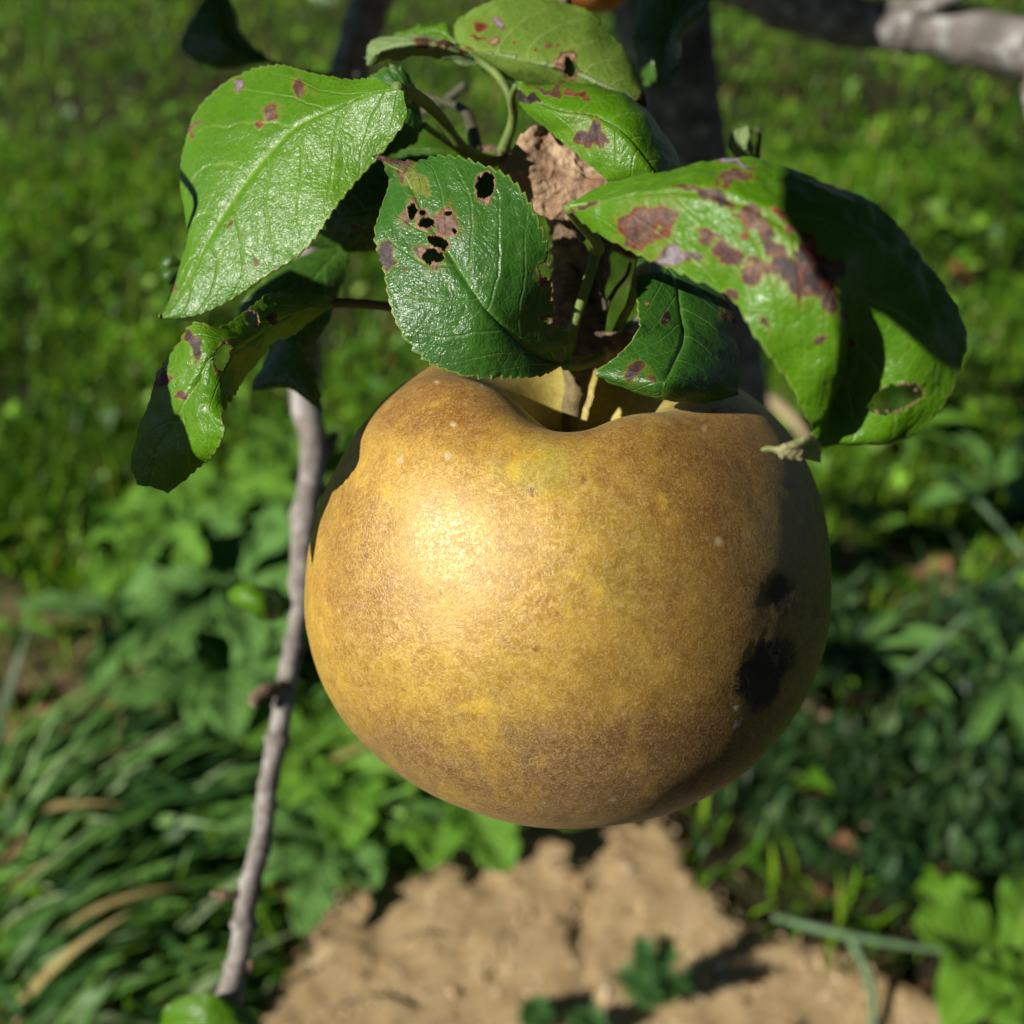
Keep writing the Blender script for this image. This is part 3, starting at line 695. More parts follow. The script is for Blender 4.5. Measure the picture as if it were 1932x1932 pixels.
def grid_faces(nth, nph):
    i = np.arange(nth-1)[:, None]; j = np.arange(nph)[None, :]; k = (j+1) % nph
    return np.stack([i*nph+j, (i+1)*nph+j, (i+1)*nph+k, i*nph+k], -1).reshape(-1, 4)
Vl, nth, nph = apple_verts()
Nl = Vl/np.linalg.norm(Vl, axis=1)[:, None]
Vl = Vl + Nl*(fbm(Vl*60, 3, 3)*.00055 + fbm(Vl*25, 5, 2)*.0008)[:, None]
Wv = Vl[:, 0:1]*AX+Vl[:, 1:2]*AY+Vl[:, 2:3]*AZ + AC
px, py, dd = proj(Wv)
outn = Wv-AC; outn /= np.linalg.norm(outn, axis=1)[:, None]
front = sstep(-.05, .15, -(outn@fwd))
# colour fields of the skin, fixed to the fruit; right side also carries shade
def blob(cx, cy, rx, ry, wob=.35, s=60, seed=0, soft=.55):
    u = (px-cx)/rx; v = (py-cy)/ry
    f = np.sqrt(u*u+v*v); k = (f < 1+soft*.4+wob) & (front > 0); o = np.zeros(len(px))
    if k.any():
        n = fbm(np.stack([px[k]/s, py[k]/s, px[k]*0+seed], 1), seed, 4)
        o[k] = (1-sstep(1-soft, 1+soft*.4, f[k]+n*wob))*front[k]
    return o
gold = np.array((.52, .32, .04)); brown = np.array((.27, .125, .02)); mauve = np.array((.19, .105, .05)); green = np.array((.44, .38, .055)); yel = np.array((.64, .43, .03)); olive = np.array((.27, .22, .05))
C = np.tile(gold, (len(px), 1))
def lay(c, m):
    global C
    C = C*(1-m[:, None])+np.array(c)*m[:, None]
nn = fbm(Vl*70, 11, 5); n2 = fbm(Vl*230, 12, 4); n3 = fbm(Vl*38+9, 13, 3)
lay(brown, sstep(-.05, .45, nn)*.55); lay((.42, .33, .05), sstep(.1, .5, n3)*.4)
lay(brown, blob(1380, 1000, 270, 280, .6, 90, 1, .8)*.85)
lay(brown*np.array((1.0, .9, .8)), blob(820, 760, 170, 90, .5, 60, 2)*.75)
lay(brown, blob(1300, 820, 260, 70, .5, 60, 3)*.6)
lay(mauve, blob(1200, 1440, 520, 150, .5, 100, 4, .7)*.85)
lay(mauve, blob(740, 1420, 140, 120, .4, 80, 5, .8)*.5)
lay(brown*.8, blob(1260, 1330, 260, 170, .6, 80, 6, .8)*.55)
lay(olive, blob(1530, 1080, 110, 420, .4, 90, 7, .8)*.9)  # olive right edge, skin tone deepened to carry the shaded side
lay(green, blob(1030, 880, 110, 50, .6, 40, 8, .8)*.75)
lay(green, blob(1180, 1080, 120, 150, .8, 45, 9, .9)*.35)
lay(gold*np.array((.95, 1.05, .9)), blob(900, 1300, 300, 120, .7, 60, 10, .9)*.5)
streak = sstep(.18, .45, fbm(np.stack([Vl[:, 0]*260, Vl[:, 1]*260, Vl[:, 2]*110], 1), 21, 3))
lay(yel, streak*.26*(1-blob(1380, 1150, 230, 400, .3, 80, 3)*.7))
for (cx, cy, rx, ry) in ((1127, 1120, 14, 22), (970, 885, 20, 20), (1085, 1085, 14, 10), (1105, 1065, 8, 5), (905, 1335, 40, 16), (1250, 945, 12, 22), (1070, 1160, 9, 6), (735, 930, 18, 22), (1000, 860, 40, 14)):
    lay(yel, blob(cx, cy, rx, ry, .5, 14, 2, .6)*.8)
# stem bowl is pale yellow green
rad = np.hypot(Vl[:, 0], Vl[:, 1])/RA
bowl = (1-sstep(.30, .52, rad+n3*.08))*(Vl[:, 2] > 0)
lay((.46, .43, .10), bowl*.8); lay(brown*.8, bowl*sstep(-.1, .35, n3)*.5)
lay(olive*1.2, bowl*sstep(.1, .4, nn)*.4)
# rot spots and lenticels
lay((.16, .09, .03), blob(1462, 1130, 52, 60, .7, 26, 31, .9)*.55)
lay((.012, .009, .006), blob(1470, 1120, 26, 34, .6, 16, 32, .35)*.97)
lay((.16, .09, .03), blob(1440, 1262, 62, 92, .6, 26, 33, .9)*.55)
lay((.008, .006, .004), blob(1462, 1238, 44, 40, .3, 22, 34, .2)*.995)
lay((.008, .006, .004), blob(1430, 1290, 44, 56, .3, 22, 35, .2)*.995)
dots = [(1010, 1222, 9, 'd'), (1002, 928, 8, 'd'), (855, 800, 6, 'w'), (755, 868, 7, 'w'), (845, 860, 7, 'w'), (1330, 808, 7, 'w'), (1355, 1022, 8, 'w'), (832, 1120, 5, 'd'), (798, 1228, 4, 'd'), (760, 1300, 4, 'd'),
        (1240, 1236, 4, 'd'), (950, 1205, 4, 'd'), (1075, 1310, 4, 'd'), (1155, 1508, 4, 'w'), (1540, 1155, 7, 'b'), (1483, 912, 9, 'b'), (1055, 1160, 4, 'd'), (1100, 905, 8, 'd'), (825, 722, 5, 'w'), (910, 726, 4, 'w'), (1000, 735, 5, 'w'),
        (1392, 1368, 6, 'W'), (1388, 1335, 4, 'W'), (1398, 1356, 5, 'W'), (1290, 1370, 4, 'd'), (1180, 1180, 3, 'd'), (690, 1050, 4, 'd'), (960, 1420, 3, 'd'), (870, 1400, 3, 'd'), (700, 1200, 3, 'w'), (640, 1150, 4, 'w')]
for i, (cx, cy, rr, k) in enumerate(dots):
    lay({'d': (.20, .08, .03), 'w': (.68, .55, .36), 'b': (.03, .02, .01), 'W': (.8, .8, .8)}[k], blob(cx, cy, rr, rr*(1.5 if k == 'b' else 1), .6, 6, 40+i, .4)*.8)
pr_ = np.random.default_rng(5).uniform((600, 760), (1520, 1520), (130, 2))
for (cx, cy) in pr_:
    lay((.24, .10, .035), blob(cx, cy, 2.6, 2.6, .5, 5, 3, .5)*.6)
rough_pit = np.clip(blob(1470, 1120, 44, 50, .4, 20, 31, .4)+blob(1444, 1265, 60, 84, .4, 20, 33, .4), 0, 1)
dent = blob(1465, 1120, 36, 34, .3, 30, 31, .8)*.0003+blob(1440, 1270, 36, 60, .3, 30, 33, .8)*.0003
Wv = Wv - outn*dent[:, None] + outn*(rough_pit*fbm(Vl*1800, 9, 3)*.0001)[:, None]

n = NT("apple_russet_skin"); co = n.obj()
ca = n.attr("skin").outputs["Color"]; pit = n.attr("pit").outputs["Fac"]
wv = n.n("ShaderNodeTexNoise", {"Vector": co, "Scale": 900.0, "Detail": 2.0})
wc = n.n("ShaderNodeVectorMath", {0: co, 1: n.n("ShaderNodeVectorMath", {0: wv.outputs[1], 3: .0016}, operation='SCALE').outputs[0]}, operation='ADD').outputs[0]
sq = n.noise(wc, 1500, 3, .6, .6)
squig = n.rng(n.math('ABSOLUTE', n.math('SUBTRACT', sq, .5)), 0.0, .055, 1, 0)
sq2 = n.noise(wc, 950, 4, .6, 1.2)
squig2 = n.rng(n.math('ABSOLUTE', n.math('SUBTRACT', sq2, .52)), 0.0, .04, 1, 0)
mott = n.noise(co, 420, 5, .65)
col = n.mix(n.rng(mott, .35, .65, 0, .8), ca, n.mix(1.0, ca, (.62, .50, .42), 'MULTIPLY'))
col = n.mix(n.math('MULTIPLY', n.math('MULTIPLY', squig, n.math('SUBTRACT', 1.0, pit)), .55), col, n.mix(.6, ca, (.80, .62, .30)))
col = n.mix(n.math('MULTIPLY', n.math('MULTIPLY', squig2, n.math('SUBTRACT', 1.0, pit)), .5), col, n.mix(1.0, ca, (.52, .34, .22), 'MULTIPLY'))
h = n.math('MULTIPLY_ADD', squig, .8, n.math('MULTIPLY_ADD', sq2, 1.4, n.math('MULTIPLY', n.noise(co, 2600, 3, .7), 1.2)))
nb = n.bump(h, .30, .00010)
n_pit = n.noise(co, 700, 4, .7)
b = n.bsdf(Base_Color=col, Roughness=n.math('MULTIPLY_ADD', n.noise(co, 1500, 2), .16, n.math('MULTIPLY_ADD', pit, .25, .33)), Normal=nb)
b.inputs["Specular IOR Level"].default_value = .62; b.inputs["IOR"].default_value = 1.6; b.inputs["Specular Tint"].default_value = (1, .92, .70, 1)
b.inputs["Sheen Weight"].default_value = .05; b.inputs["Sheen Roughness"].default_value = .5; b.inputs["Sheen Tint"].default_value = (1, .85, .6, 1)
b.inputs["Subsurface Weight"].default_value = .15; b.inputs["Subsurface Radius"].default_value = (1, .5, .15); b.inputs["Subsurface Scale"].default_value = .0012
M_APPLE = n.done(b.outputs[0])

apple = empty("apple", AC, "big golden brown russet apple with two black rot spots, hanging in the middle", "apple")
skin = mesh("apple_body", Wv, grid_faces(nth, nph), M_APPLE, apple, attrs={"skin": np.concatenate([np.clip(C, 0, 1), np.ones((len(C), 1))], 1), "pit": np.clip(rough_pit, 0, 1)})
# stalk: sits at the bottom of the bowl and runs up to the spur
sb = AC+AZ*(RA*.30)
st_top = P(1092, 672, 160)
v, f = tube([sb, sb+(st_top-sb)*.3, sb+(st_top-sb)*.6-rgt*.0004, sb+(st_top-sb)*.8, st_top], [.0014, .0014, .0015, .0018, .0026], nseg=24, nlen=90, bump=.0004, bscale=600, seed=4)
M_STALK = simple_mat("apple_stalk", (.16, .12, .05), (.27, .21, .09), 420, .75, .0004, 1500, (.10, .06, .035), 260)
mesh("stem", v, f, M_STALK, apple)

# the second, orange red apple, cut by the top edge
AC2 = P(1112, -54, 300)
n = NT("apple_orange_skin"); co = n.obj()
col = n.mix(n.rng(n.noise(co, 60, 4), .4, .65), (.55, .12, .03), (.62, .27, .05))
b = n.bsdf(Base_Color=col, Roughness=.35, Normal=n.bump(n.noise(co, 900, 3), .3, .0001)); M_AP2 = n.done(b.outputs[0])
V2, a1, a2 = apple_verts(90, 110, Rr=.0125*1.0)
V2 = V2*np.array((1, 1, 1))
ap2 = empty("apple", AC2, "orange red apple of which only the lowest edge shows at the top of the picture", "apple")
mesh("apple_body", V2[:, 0:1]*rgt+V2[:, 1:2]*np.array([0, 1, 0])+V2[:, 2:3]*np.array([0, 0, 1])+AC2, grid_faces(a1, a2), M_AP2, ap2)
v, f = tube([AC2+np.array([0, 0, .003]), AC2+np.array([0, 0, .014]), AC2+np.array([-.004, .002, .026])], [.0008]*3, nseg=10, nlen=20)
mesh("stem", v, f, M_STALK, ap2)

v, f = tube([AC2+np.array([-.004, .002, .025]), AC2+np.array([-.004, .01, .04]), P(1170, -260, 390), P(1195, -230, 472)], [.001, .0016, .0026, .0045], nseg=12, nlen=40, bump=.0003, bscale=300)
mesh("side_shoot", v, f, M_TWIG, trunk)
# added shading leaves, unseen above the frame
LW = Lw
CRIT = [P(*q_) for q_ in ((1010, 470, 137), (1090, 390, 123), (1110, 375, 120), (1050, 20, 170), (950, 30, 171), (1000, 60, 166), (1120, 60, 170), (1100, 720, 165), (1080, 700, 160), (1000, 560, 138), (560, 250, 145), (420, 200, 156), (370, 290, 156), (500, 160, 153), (600, 180, 148), (460, 260, 150), (380, 420, 155), (640, 330, 143), (480, 400, 148), (400, 500, 150), (330, 580, 150), (860, 350, 138), (760, 480, 142), (900, 500, 135), (980, 430, 136), (850, 620, 137), (1000, 620, 140),
        (1040, 330, 150), (1120, 260, 148), (1060, 60, 165), (960, 60, 168), (1170, 130, 164), (1150, 390, 118), (1230, 430, 114), (1330, 420, 110), (1400, 480, 107), (1470, 600, 107), (1740, 700, 113),
        (1240, 730, 138), (1380, 1250, 143), (1330, 1400, 150), (1440, 1050, 148), (1440, 400, 107), (1500, 510, 105), (1440, 560, 108), (1350, 380, 110), (1510, 640, 107), (1690, 660, 112), (1750, 740, 113), (1650, 620, 110), (1450, 690, 110), (850, 850, 140), (1000, 900, 135), (1200, 800, 140), (1350, 830, 143), (1400, 950, 140), (850, 1050, 130), (700, 1050, 140), (1000, 1200, 128), (800, 1350, 140), (1200, 1200, 132), (1000, 1450, 140), (1060, 740, 156), (1130, 700, 165),
        (390, 680, 135), (400, 780, 134), (1070, 460, 163), (1750, 80, 440), (1880, 90, 432), (600, 840, 274), (560, 1200, 262), (500, 1500, 250), (450, 1800, 243), (480, 1130, 258), (400, 1900, 230))] + [G(*q_) for q_ in ((470, 1180), (330, 1090), (430, 1010), (300, 1250), (640, 1390), (700, 1500), (860, 1560), (1870, 1800), (450, 1320), (300, 800), (100, 900), (200, 500), (1650, 400), (1700, 250), (1850, 600), (1000, 1700), (700, 1850), (100, 1700), (350, 1500), (500, 300), (600, 880))]
DCRIT = [P(*q_) for q_ in ((1390, 330, 112), (1440, 400, 107), (1500, 510, 105), (1440, 560, 108), (1350, 380, 110), (1510, 640, 107), (1690, 690, 112), (1740, 730, 113), (1640, 620, 110), (1400, 480, 107), (1470, 600, 107), (1500, 1000, 158), (1460, 1200, 158), (1430, 1350, 155), (1480, 880, 158))]
def ray_clear(c, rad, lst=None):
    for q_ in (lst or CRIT):
        d = c-q_; s_ = d@Lw
        if s_ > 0 and np.linalg.norm(d-Lw*s_) < rad: return False
    return True
NCAST = [0, 0]
def caster(target, t, ln, wd, seed, ang=0, mat=None, crit=.45, lst=None):
    """an added leaf out of view, put between the sun and a point to shade it"""
    for k in range(60):
        c = target+Lw*t
        x_, y_, d_ = proj(c)
        m_ = ln*1000*.75*FPX/max(abs(d_), 12)
        off = d_ < 5 or y_ < -m_ or x_ < -m_
        if off and ray_clear(c, ln*crit, lst) and (d_ > 25 or d_ < -5): break
        t += .006
    else:
        NCAST[1] += 1; return None
    NCAST[0] += 1
    a = np.cross(Lw, np.array([.2, .9, .3])); a /= np.linalg.norm(a); b_ = np.cross(Lw, a)
    axis = a*math.cos(ang)+b_*math.sin(ang)
    nn_ = Lw+.35*np.array([math.sin(seed*2.3), math.cos(seed*1.7), .3])
    lf_ = simple_leaf(tree, c-axis*ln*.5, axis, nn_, ln, wd, M_LEAF_D, seed=seed)  # added leaf, there only for its shadow
    if ln < .03: return lf_
    b0_ = c-axis*ln*.5; away = b0_-(cpos+fwd*.3); away -= fwd*(away@fwd); away /= np.linalg.norm(away)+1e-9
    vp, fp = tube([b0_+axis*ln*.02, b0_-axis*ln*.25+away*ln*.25, b0_-axis*ln*.3+away*ln*.8], [.0004, .0005, .0008], nseg=8, nlen=12)
    mesh('petiole', vp, fp, M_PET, lf_)  # stalk for the added leaf
    return lf_
def shadow_leaf(rows, t, seed):
    """an added leaf out of view, shaped so its shadow covers the given stretch"""
    out = []
    for row in rows:
        o_ = []
        for (x, y, d) in row:
            a_, b_, c_ = proj((P(x, y, d)+Lw*t)[None]); o_.append((float(a_[0]), float(b_[0]), float(c_[0])))
        out.append(tuple(o_))
    build_leaf(tree, out, None, M_LEAF_D, nu=90, nv=16, camber=.3, tooth=.35, seed=seed, rumple=.2)  # added and unseen; outline follows the shadow it has to cast
shadow_leaf([((1452, 316, 110), (1462, 305, 112), (1470, 298, 114)), ((1468, 390, 107), (1540, 345, 110), (1570, 315, 114)), ((1530, 480, 105), (1610, 425, 109), (1680, 390, 113)),
           ((1590, 545, 106), (1680, 510, 110), (1770, 480, 113)), ((1680, 600, 110), (1745, 575, 112), (1815, 560, 113)), ((1765, 665, 113), (1795, 640, 113), (1840, 630, 113)), ((1800, 700, 113), (1805, 700, 113), (1812, 695, 113))], .078, 71)
shadow_leaf([((470, 540, 180), (500, 520, 180), (530, 500, 180)), ((450, 620, 180), (540, 600, 179), (640, 560, 180)), ((460, 720, 180), (540, 690, 178), (640, 650, 179)), ((520, 770, 180), (570, 740, 178), (630, 720, 179)), ((580, 800, 178), (600, 795, 178), (620, 785, 178))], .080, 72)
shadow_leaf([((700, 775, 164), (708, 780, 163), (716, 785, 162)), ((655, 850, 164), (672, 852, 160), (692, 850, 157)), ((608, 930, 164), (632, 940, 158), (658, 935, 154)), ((612, 1000, 160), (630, 1000, 156), (646, 990, 153)), ((636, 1070, 153), (640, 1072, 153), (644, 1072, 153))], .080, 73)
caster(P(290, 800, 146), .05, .020, .014, 63, .6, crit=.5)
caster(P(1320, 570, 150), .06, .022, .014, 3, .3, crit=.5)
caster(P(1370, 640, 150), .06, .018, .012, 4, .3, crit=.5)
caster(P(285, 850, 146), .06, .020, .014, 7, .9, crit=.5)
caster(P(330, 890, 142), .06, .018, .012, 8, .3, crit=.5)
for i, (x, y, d, t) in enumerate([(1260, 100, 485, .15), (1300, 160, 500, .15), (1330, 220, 520, .15), (1290, 260, 520, .17), (1320, 330, 540, .2), (1340, 430, 570, .22), (1400, 520, 600, .25), (1400, 620, 640, .27), (1430, 700, 660, .27), (1330, 40, 485, .17), (1330, 120, 500, .17),
                                  (1400, 20, 465, .14), (1480, 10, 462, .14), (1480, 70, 462, .14), (1560, 20, 455, .13), (1560, 90, 455, .13), (1640, 30, 450, .13), (1255, 20, 196, .09), (1240, 80, 195, .09), (1240, 130, 194, .09), (1290, 60, 196, .09),
                                  (430, 60, 230, .10), (400, 90, 230, .10), (460, 110, 230, .10), (410, 20, 230, .10), (690, 10, 314, .13), (675, 70, 310, .13), (655, 130, 306, .13), (700, -50, 318, .13), (650, 420, 174, .05), (700, 380, 174, .05), (540, 620, 180, .05), (560, 690, 178, .05), (590, 740, 178, .05), (520, 700, 180, .05)]):
    caster(P(x, y, d), t, .055 if d > 400 else .034, .038 if d > 400 else .024, 20+i, i*1.3, crit=.5)
print("casters placed/failed", NCAST)
# limbs of the tree, and unseen leaf mass placed to hold back sky light
top = P(1180, -520, 470)
limb_pts = [[top, top+np.array([.05, .02, .2]), top+np.array([.15, .1, .5]), top+np.array([.2, .2, .9])],
            [top+np.array([0, 0, .1]), top+np.array([.2, -.1, .35]), top+np.array([.5, -.2, .55]), top+np.array([.8, -.25, .7])],
            [top+np.array([.03, 0, .22]), top+np.array([.3, .3, .45]), top+np.array([.6, .7, .6]), top+np.array([.9, 1.1, .7])],
            [P(2250, 130, 410), P(2250, 130, 410)+np.array([.15, -.05, .1]), P(2250, 130, 410)+np.array([.4, -.1, .4])]]
for i, lp in enumerate(limb_pts):
    v, f = tube(lp, [.022, .018, .013, .008] if i == 0 else [.014, .012, .009, .006], nseg=20, nlen=60, bump=.0012, bscale=60, seed=40+i)
    mesh("limb", v, f, M_BARK, tree)
r = np.random.default_rng(91)
cand = np.stack([r.uniform(-.8, 1.7, 30000), r.uniform(-1.5, 1.8, 30000), r.uniform(.6, 2.1, 30000)], 1)
keepc = []
x_, y_, d_ = proj(cand)
vis = (d_ > 0) & (x_ > -250) & (x_ < 2180) & (y_ > -330)
sh = cand-Lw*(cand[:, 2]/Lw[2])[:, None]
sx, sy, sd = proj(sh)
shad = (sd > 0) & (sx > -60) & (sx < 1990) & (sy > -60)
for i in range(len(cand)):
    if vis[i] or np.linalg.norm(cand[i]-cpos) < .14: continue
    if shad[i] and not (sx[i] > 1350 and r.random() < .25): continue
    if not ray_clear(cand[i], .06): continue
    keepc.append(cand[i])
keepc = np.array(keepc[:22000])
# ------------------------------------------------------------------ the ground
def inpoly(x, y, poly):
    poly = np.asarray(poly, float); c = np.zeros(len(x), bool); j = len(poly)-1
    for i in range(len(poly)):
        xi, yi = poly[i]; xj, yj = poly[j]
        c ^= ((yi > y) != (yj > y)) & (x < (xj-xi)*(y-yi)/(yj-yi+1e-12)+xi); j = i
    return c
def poly_dist(x, y, poly):
    """signed distance in metres, positive inside"""
    poly = np.asarray(poly, float); d = np.full(len(x), 1e9)
    for i in range(len(poly)):
        a = poly[i]; b_ = poly[(i+1) % len(poly)]; ab = b_-a
        t = np.clip(((x-a[0])*ab[0]+(y-a[1])*ab[1])/(ab@ab), 0, 1)
        d = np.minimum(d, np.hypot(x-a[0]-t*ab[0], y-a[1]-t*ab[1]))
    return np.where(inpoly(x, y, poly), d, -d)
def gp(l): return [tuple(G(a, b)[:2]) for a, b in l]
SOIL = gp([(480, 1990), (560, 1850), (640, 1730), (700, 1620), (760, 1650), (800, 1655), (870, 1605), (950, 1580), (1030, 1520), (1240, 1550), (1300, 1640), (1370, 1690), (1440, 1745), (1560, 1770), (1640, 1800), (1740, 1850), (1800, 1930), (1840, 2100), (1900, 2400), (700, 2400), (450, 2200)])
BARE = gp([(-120, 1110), (0, 1120), (120, 1150), (190, 1230), (170, 1330), (60, 1400), (-120, 1420)])
LITTER = gp([(1570, 960), (1680, 1000), (1780, 1060), (1830, 1130), (1700, 1170), (1560, 1160)])
LITTER2 = gp([(150, 1290), (260, 1310), (280, 1440), (150, 1440)])
SOIL_BB = (min(q_[0] for q_ in SOIL), max(q_[0] for q_ in SOIL), min(q_[1] for q_ in SOIL), max(q_[1] for q_ in SOIL))
def axis_coords(a, b, step, far):
    c = list(np.arange(a, b, step)); s = step; x = b
    while x < far: c.append(x); s *= 1.25; x += s
    x = a-step; s = step; lo = []
    while x > -far: lo.append(x); s *= 1.25; x -= s
    return np.array(lo[::-1]+c)
gx = axis_coords(-.75, .85, .0042, 60); gy = axis_coords(.12, 1.5, .0042, 60)
X, Y = np.meshgrid(gx, gy); x = X.ravel(); y = Y.ravel()
def soil_mask(x, y):
    q = np.stack([x*26, y*26, x*0], 1)
    return sstep(-.012, .012, poly_dist(x, y, SOIL)+fbm(q, 4, 4)*.022)
near = (np.abs(x) < 1.2) & (y < 2.5) & (y > -.2)
sm = np.zeros(len(x)); sm[near] = soil_mask(x[near], y[near])
bm = np.zeros(len(x)); bm[near] = np.maximum(sstep(-.02, .02, poly_dist(x[near], y[near], BARE)+fbm(np.stack([x[near]*30, y[near]*30, x[near]*0], 1), 6, 3)*.02)*.8,
                                             sstep(-.02, .02, poly_dist(x[near], y[near], LITTER))*.5)
def gheight(x, y, s=None):
    q = np.stack([x, y, x*0], 1)
    h = fbm(q*3, 2, 3)*.012+fbm(q*14, 3, 3)*.005
    return h
z = gheight(x, y)
q = np.stack([x, y, x*0], 1)
z = z + sm*(.012+fbm(q*45, 7, 4)*.0045+np.maximum(fbm(q*110, 8, 3), 0)*.0028+fbm(q*260, 14, 2)*.0006)
z = z + (1-sm)*(fbm(q*60, 9, 3)*.003)
# a shrinkage crack across the bare earth
crk = gp([(1165, 1640), (1115, 1690), (1095, 1740), (1090, 1800), (1105, 1870)])
cd_ = np.full(len(x), 1.0)
for i in range(len(crk)-1):
    a = np.array(crk[i]); b_ = np.array(crk[i+1]); ab = b_-a
    t = np.clip(((x-a[0])*ab[0]+(y-a[1])*ab[1])/(ab@ab), 0, 1)
    cd_ = np.minimum(cd_, np.hypot(x-a[0]-t*ab[0]+fbm(q*40, 12, 2)*.004, y-a[1]-t*ab[1]))
z = z - np.exp(-(cd_/.0032)**2)*.006*sm
V = np.stack([x, y, z], 1)
ny_, nx_ = X.shape; idx = np.arange(nx_*ny_).reshape(ny_, nx_)
F = np.stack([idx[:-1, :-1], idx[:-1, 1:], idx[1:, 1:], idx[1:, :-1]], -1).reshape(-1, 4)
n = NT("ground_soil"); co = n.obj()
s_ = n.attr("soil").outputs["Fac"]; b_at = n.attr("bare").outputs["Fac"]
c_s = n.mix(n.rng(n.noise(co, 45, 6, .7), .35, .65), (.48, .33, .15), (.70, .51, .27))
c_s = n.mix(n.rng(n.noise(co, 260, 4, .7), .56, .68, 0, .6), c_s, (.78, .64, .46))
c_s = n.mix(n.rng(n.noise(co, 120, 3, .7), .58, .68, 0, .75), c_s, (.24, .14, .07))
c_d = n.mix(n.rng(n.noise(co, 30, 6, .7), .35, .65), (.022, .02, .009), (.06, .045, .022))
c_b = n.mix(n.rng(n.noise(co, 60, 6, .7), .35, .65), (.14, .10, .05), (.33, .23, .13))
c_s = n.mix(n.rng(n.noise(co, 13, 5, .7), .5, .68, 0, .5), c_s, (.33, .215, .10))
col = n.mix(b_at, c_d, c_b); col = n.mix(s_, col, c_s)
b = n.bsdf(Base_Color=col, Roughness=.95, Normal=n.bump(n.noise(co, 420, 6, .75), 1.0, .0028)); b.inputs["Specular IOR Level"].default_value = .15
M_GROUND = n.done(b.outputs[0])
g = mesh("ground", V, F, M_GROUND, attrs={"soil": sm, "bare": bm}); tag(g, "sandy brown soil and dark earth under the grass", kind="structure")

# ---- batch instancer for blades and small leaves
def rotm(yaw, pitch, roll=None):
    cy, sy = np.cos(yaw), np.sin(yaw); cp, sp = np.cos(pitch), np.sin(pitch)
    o = np.zeros(len(yaw)); e = np.ones(len(yaw))
    Rz = np.stack([cy, -sy, o, sy, cy, o, o, o, e], 1).reshape(-1, 3, 3)
    Rx = np.stack([e, o, o, o, cp, -sp, o, sp, cp], 1).reshape(-1, 3, 3)
    M = Rz@Rx
    if roll is not None:
        cr, sr = np.cos(roll), np.sin(roll)
        M = M@np.stack([cr, o, sr, o, e, o, -sr, o, cr], 1).reshape(-1, 3, 3)
    return M
def inst(tv, tf, M, sc, T):
    tv = np.asarray(tv, float); tf = np.asarray(tf)
    v = np.einsum('nij,nkj->nki', M, tv[None]*sc[:, None, :])+T[:, None, :]
    n_, k = len(T), len(tv)
    f = (tf[None]+(np.arange(n_)*k)[:, None, None]).reshape(-1, tf.shape[1])
    return v.reshape(-1, 3), f
def gather(parts, name, mat, label, kind='stuff', parent=None, origin=None, cat=None, group=None):
    Vs = []; Fs = []; Cs = []; o = 0
    for v, f, c in parts:
        Vs.append(v); Fs.append(f+o); Cs.append(c); o += len(v)
    C4 = np.vstack(Cs); C4 = np.concatenate([C4, np.ones((len(C4), 1))], 1)
    ob = mesh(name, np.vstack(Vs), np.vstack(Fs), mat, parent, attrs={"tone": C4}, origin=origin)
    return tag(ob, label, cat, group, kind)
def blade_t(curve, w=1.0, n=5, fold=.25):
    """unit blade: grows along +z, bends to +y; quads"""
    t = np.linspace(0, 1, n+1); a = t*curve
    zz = np.concatenate([[0], np.cumsum(np.cos((a[1:]+a[:-1])/2))])/n; yy = np.concatenate([[0], np.cumsum(np.sin((a[1:]+a[:-1])/2))])/n
    ww = w*(1-t**2.2)*.5*(.6+.4*np.minimum(1, t*4))+.02
    V = []; F = []
    for i in range(n+1):
        V += [(-ww[i], yy[i]-.0, zz[i]), (0, yy[i]+ww[i]*0, zz[i]), (ww[i], yy[i], zz[i])]
    V = np.array(V); V[1::3, 1] += 0
    for i in range(n):
        b_ = 3*i; F += [(b_, b_+1, b_+4, b_+3), (b_+1, b_+2, b_+5, b_+4)]
    return V, np.array(F)

# loose crumbs of earth lying on the bare patch
rc = np.random.default_rng(12); nc = 4200
cx_ = rc.uniform(SOIL_BB[0], SOIL_BB[1], nc); cy_ = rc.uniform(SOIL_BB[2], SOIL_BB[3], nc)
kk = soil_mask(cx_, cy_) > .35; cx_ = cx_[kk]; cy_ = cy_[kk]; nc = len(cx_)
ov = np.array([(1, 0, 0), (0, 1, 0), (-1, 0, 0), (0, -1, 0), (.6, .6, .6), (-.6, .6, .6), (-.6, -.6, .6), (.6, -.6, .6), (0, 0, .8)]); of = np.array([(0, 1, 4, 4), (1, 2, 5, 5), (2, 3, 6, 6), (3, 0, 7, 7), (4, 1, 5, 5), (5, 2, 6, 6), (6, 3, 7, 7), (7, 0, 4, 4), (4, 5, 8, 8), (5, 6, 8, 8), (6, 7, 8, 8), (7, 4, 8, 8)])[:, :3]
qz = np.stack([cx_, cy_, cx_*0], 1)
zc = gheight(cx_, cy_)+(.012+fbm(qz*45, 7, 4)*.0045+np.maximum(fbm(qz*110, 8, 3), 0)*.0035)
sc_c = rc.gamma(1.6, .00042, (nc, 1))*rc.uniform(.6, 1.3, (nc, 3))+.0003
vK, fK = inst(ov, of, rotm(rc.uniform(0, 6.28, nc), rc.normal(0, .4, nc)), sc_c, np.stack([cx_, cy_, zc-.0003], 1))
n = NT("earth_crumb"); tn_ = n.attr("tone").outputs["Color"]
M_CRUMB = n.done(n.bsdf(Base_Color=tn_, Roughness=.95).outputs[0])
CR = np.array([(.50, .34, .18), (.66, .48, .28), (.34, .21, .11), (.80, .68, .5)])[rc.choice(4, nc, p=(.4, .3, .25, .05))]
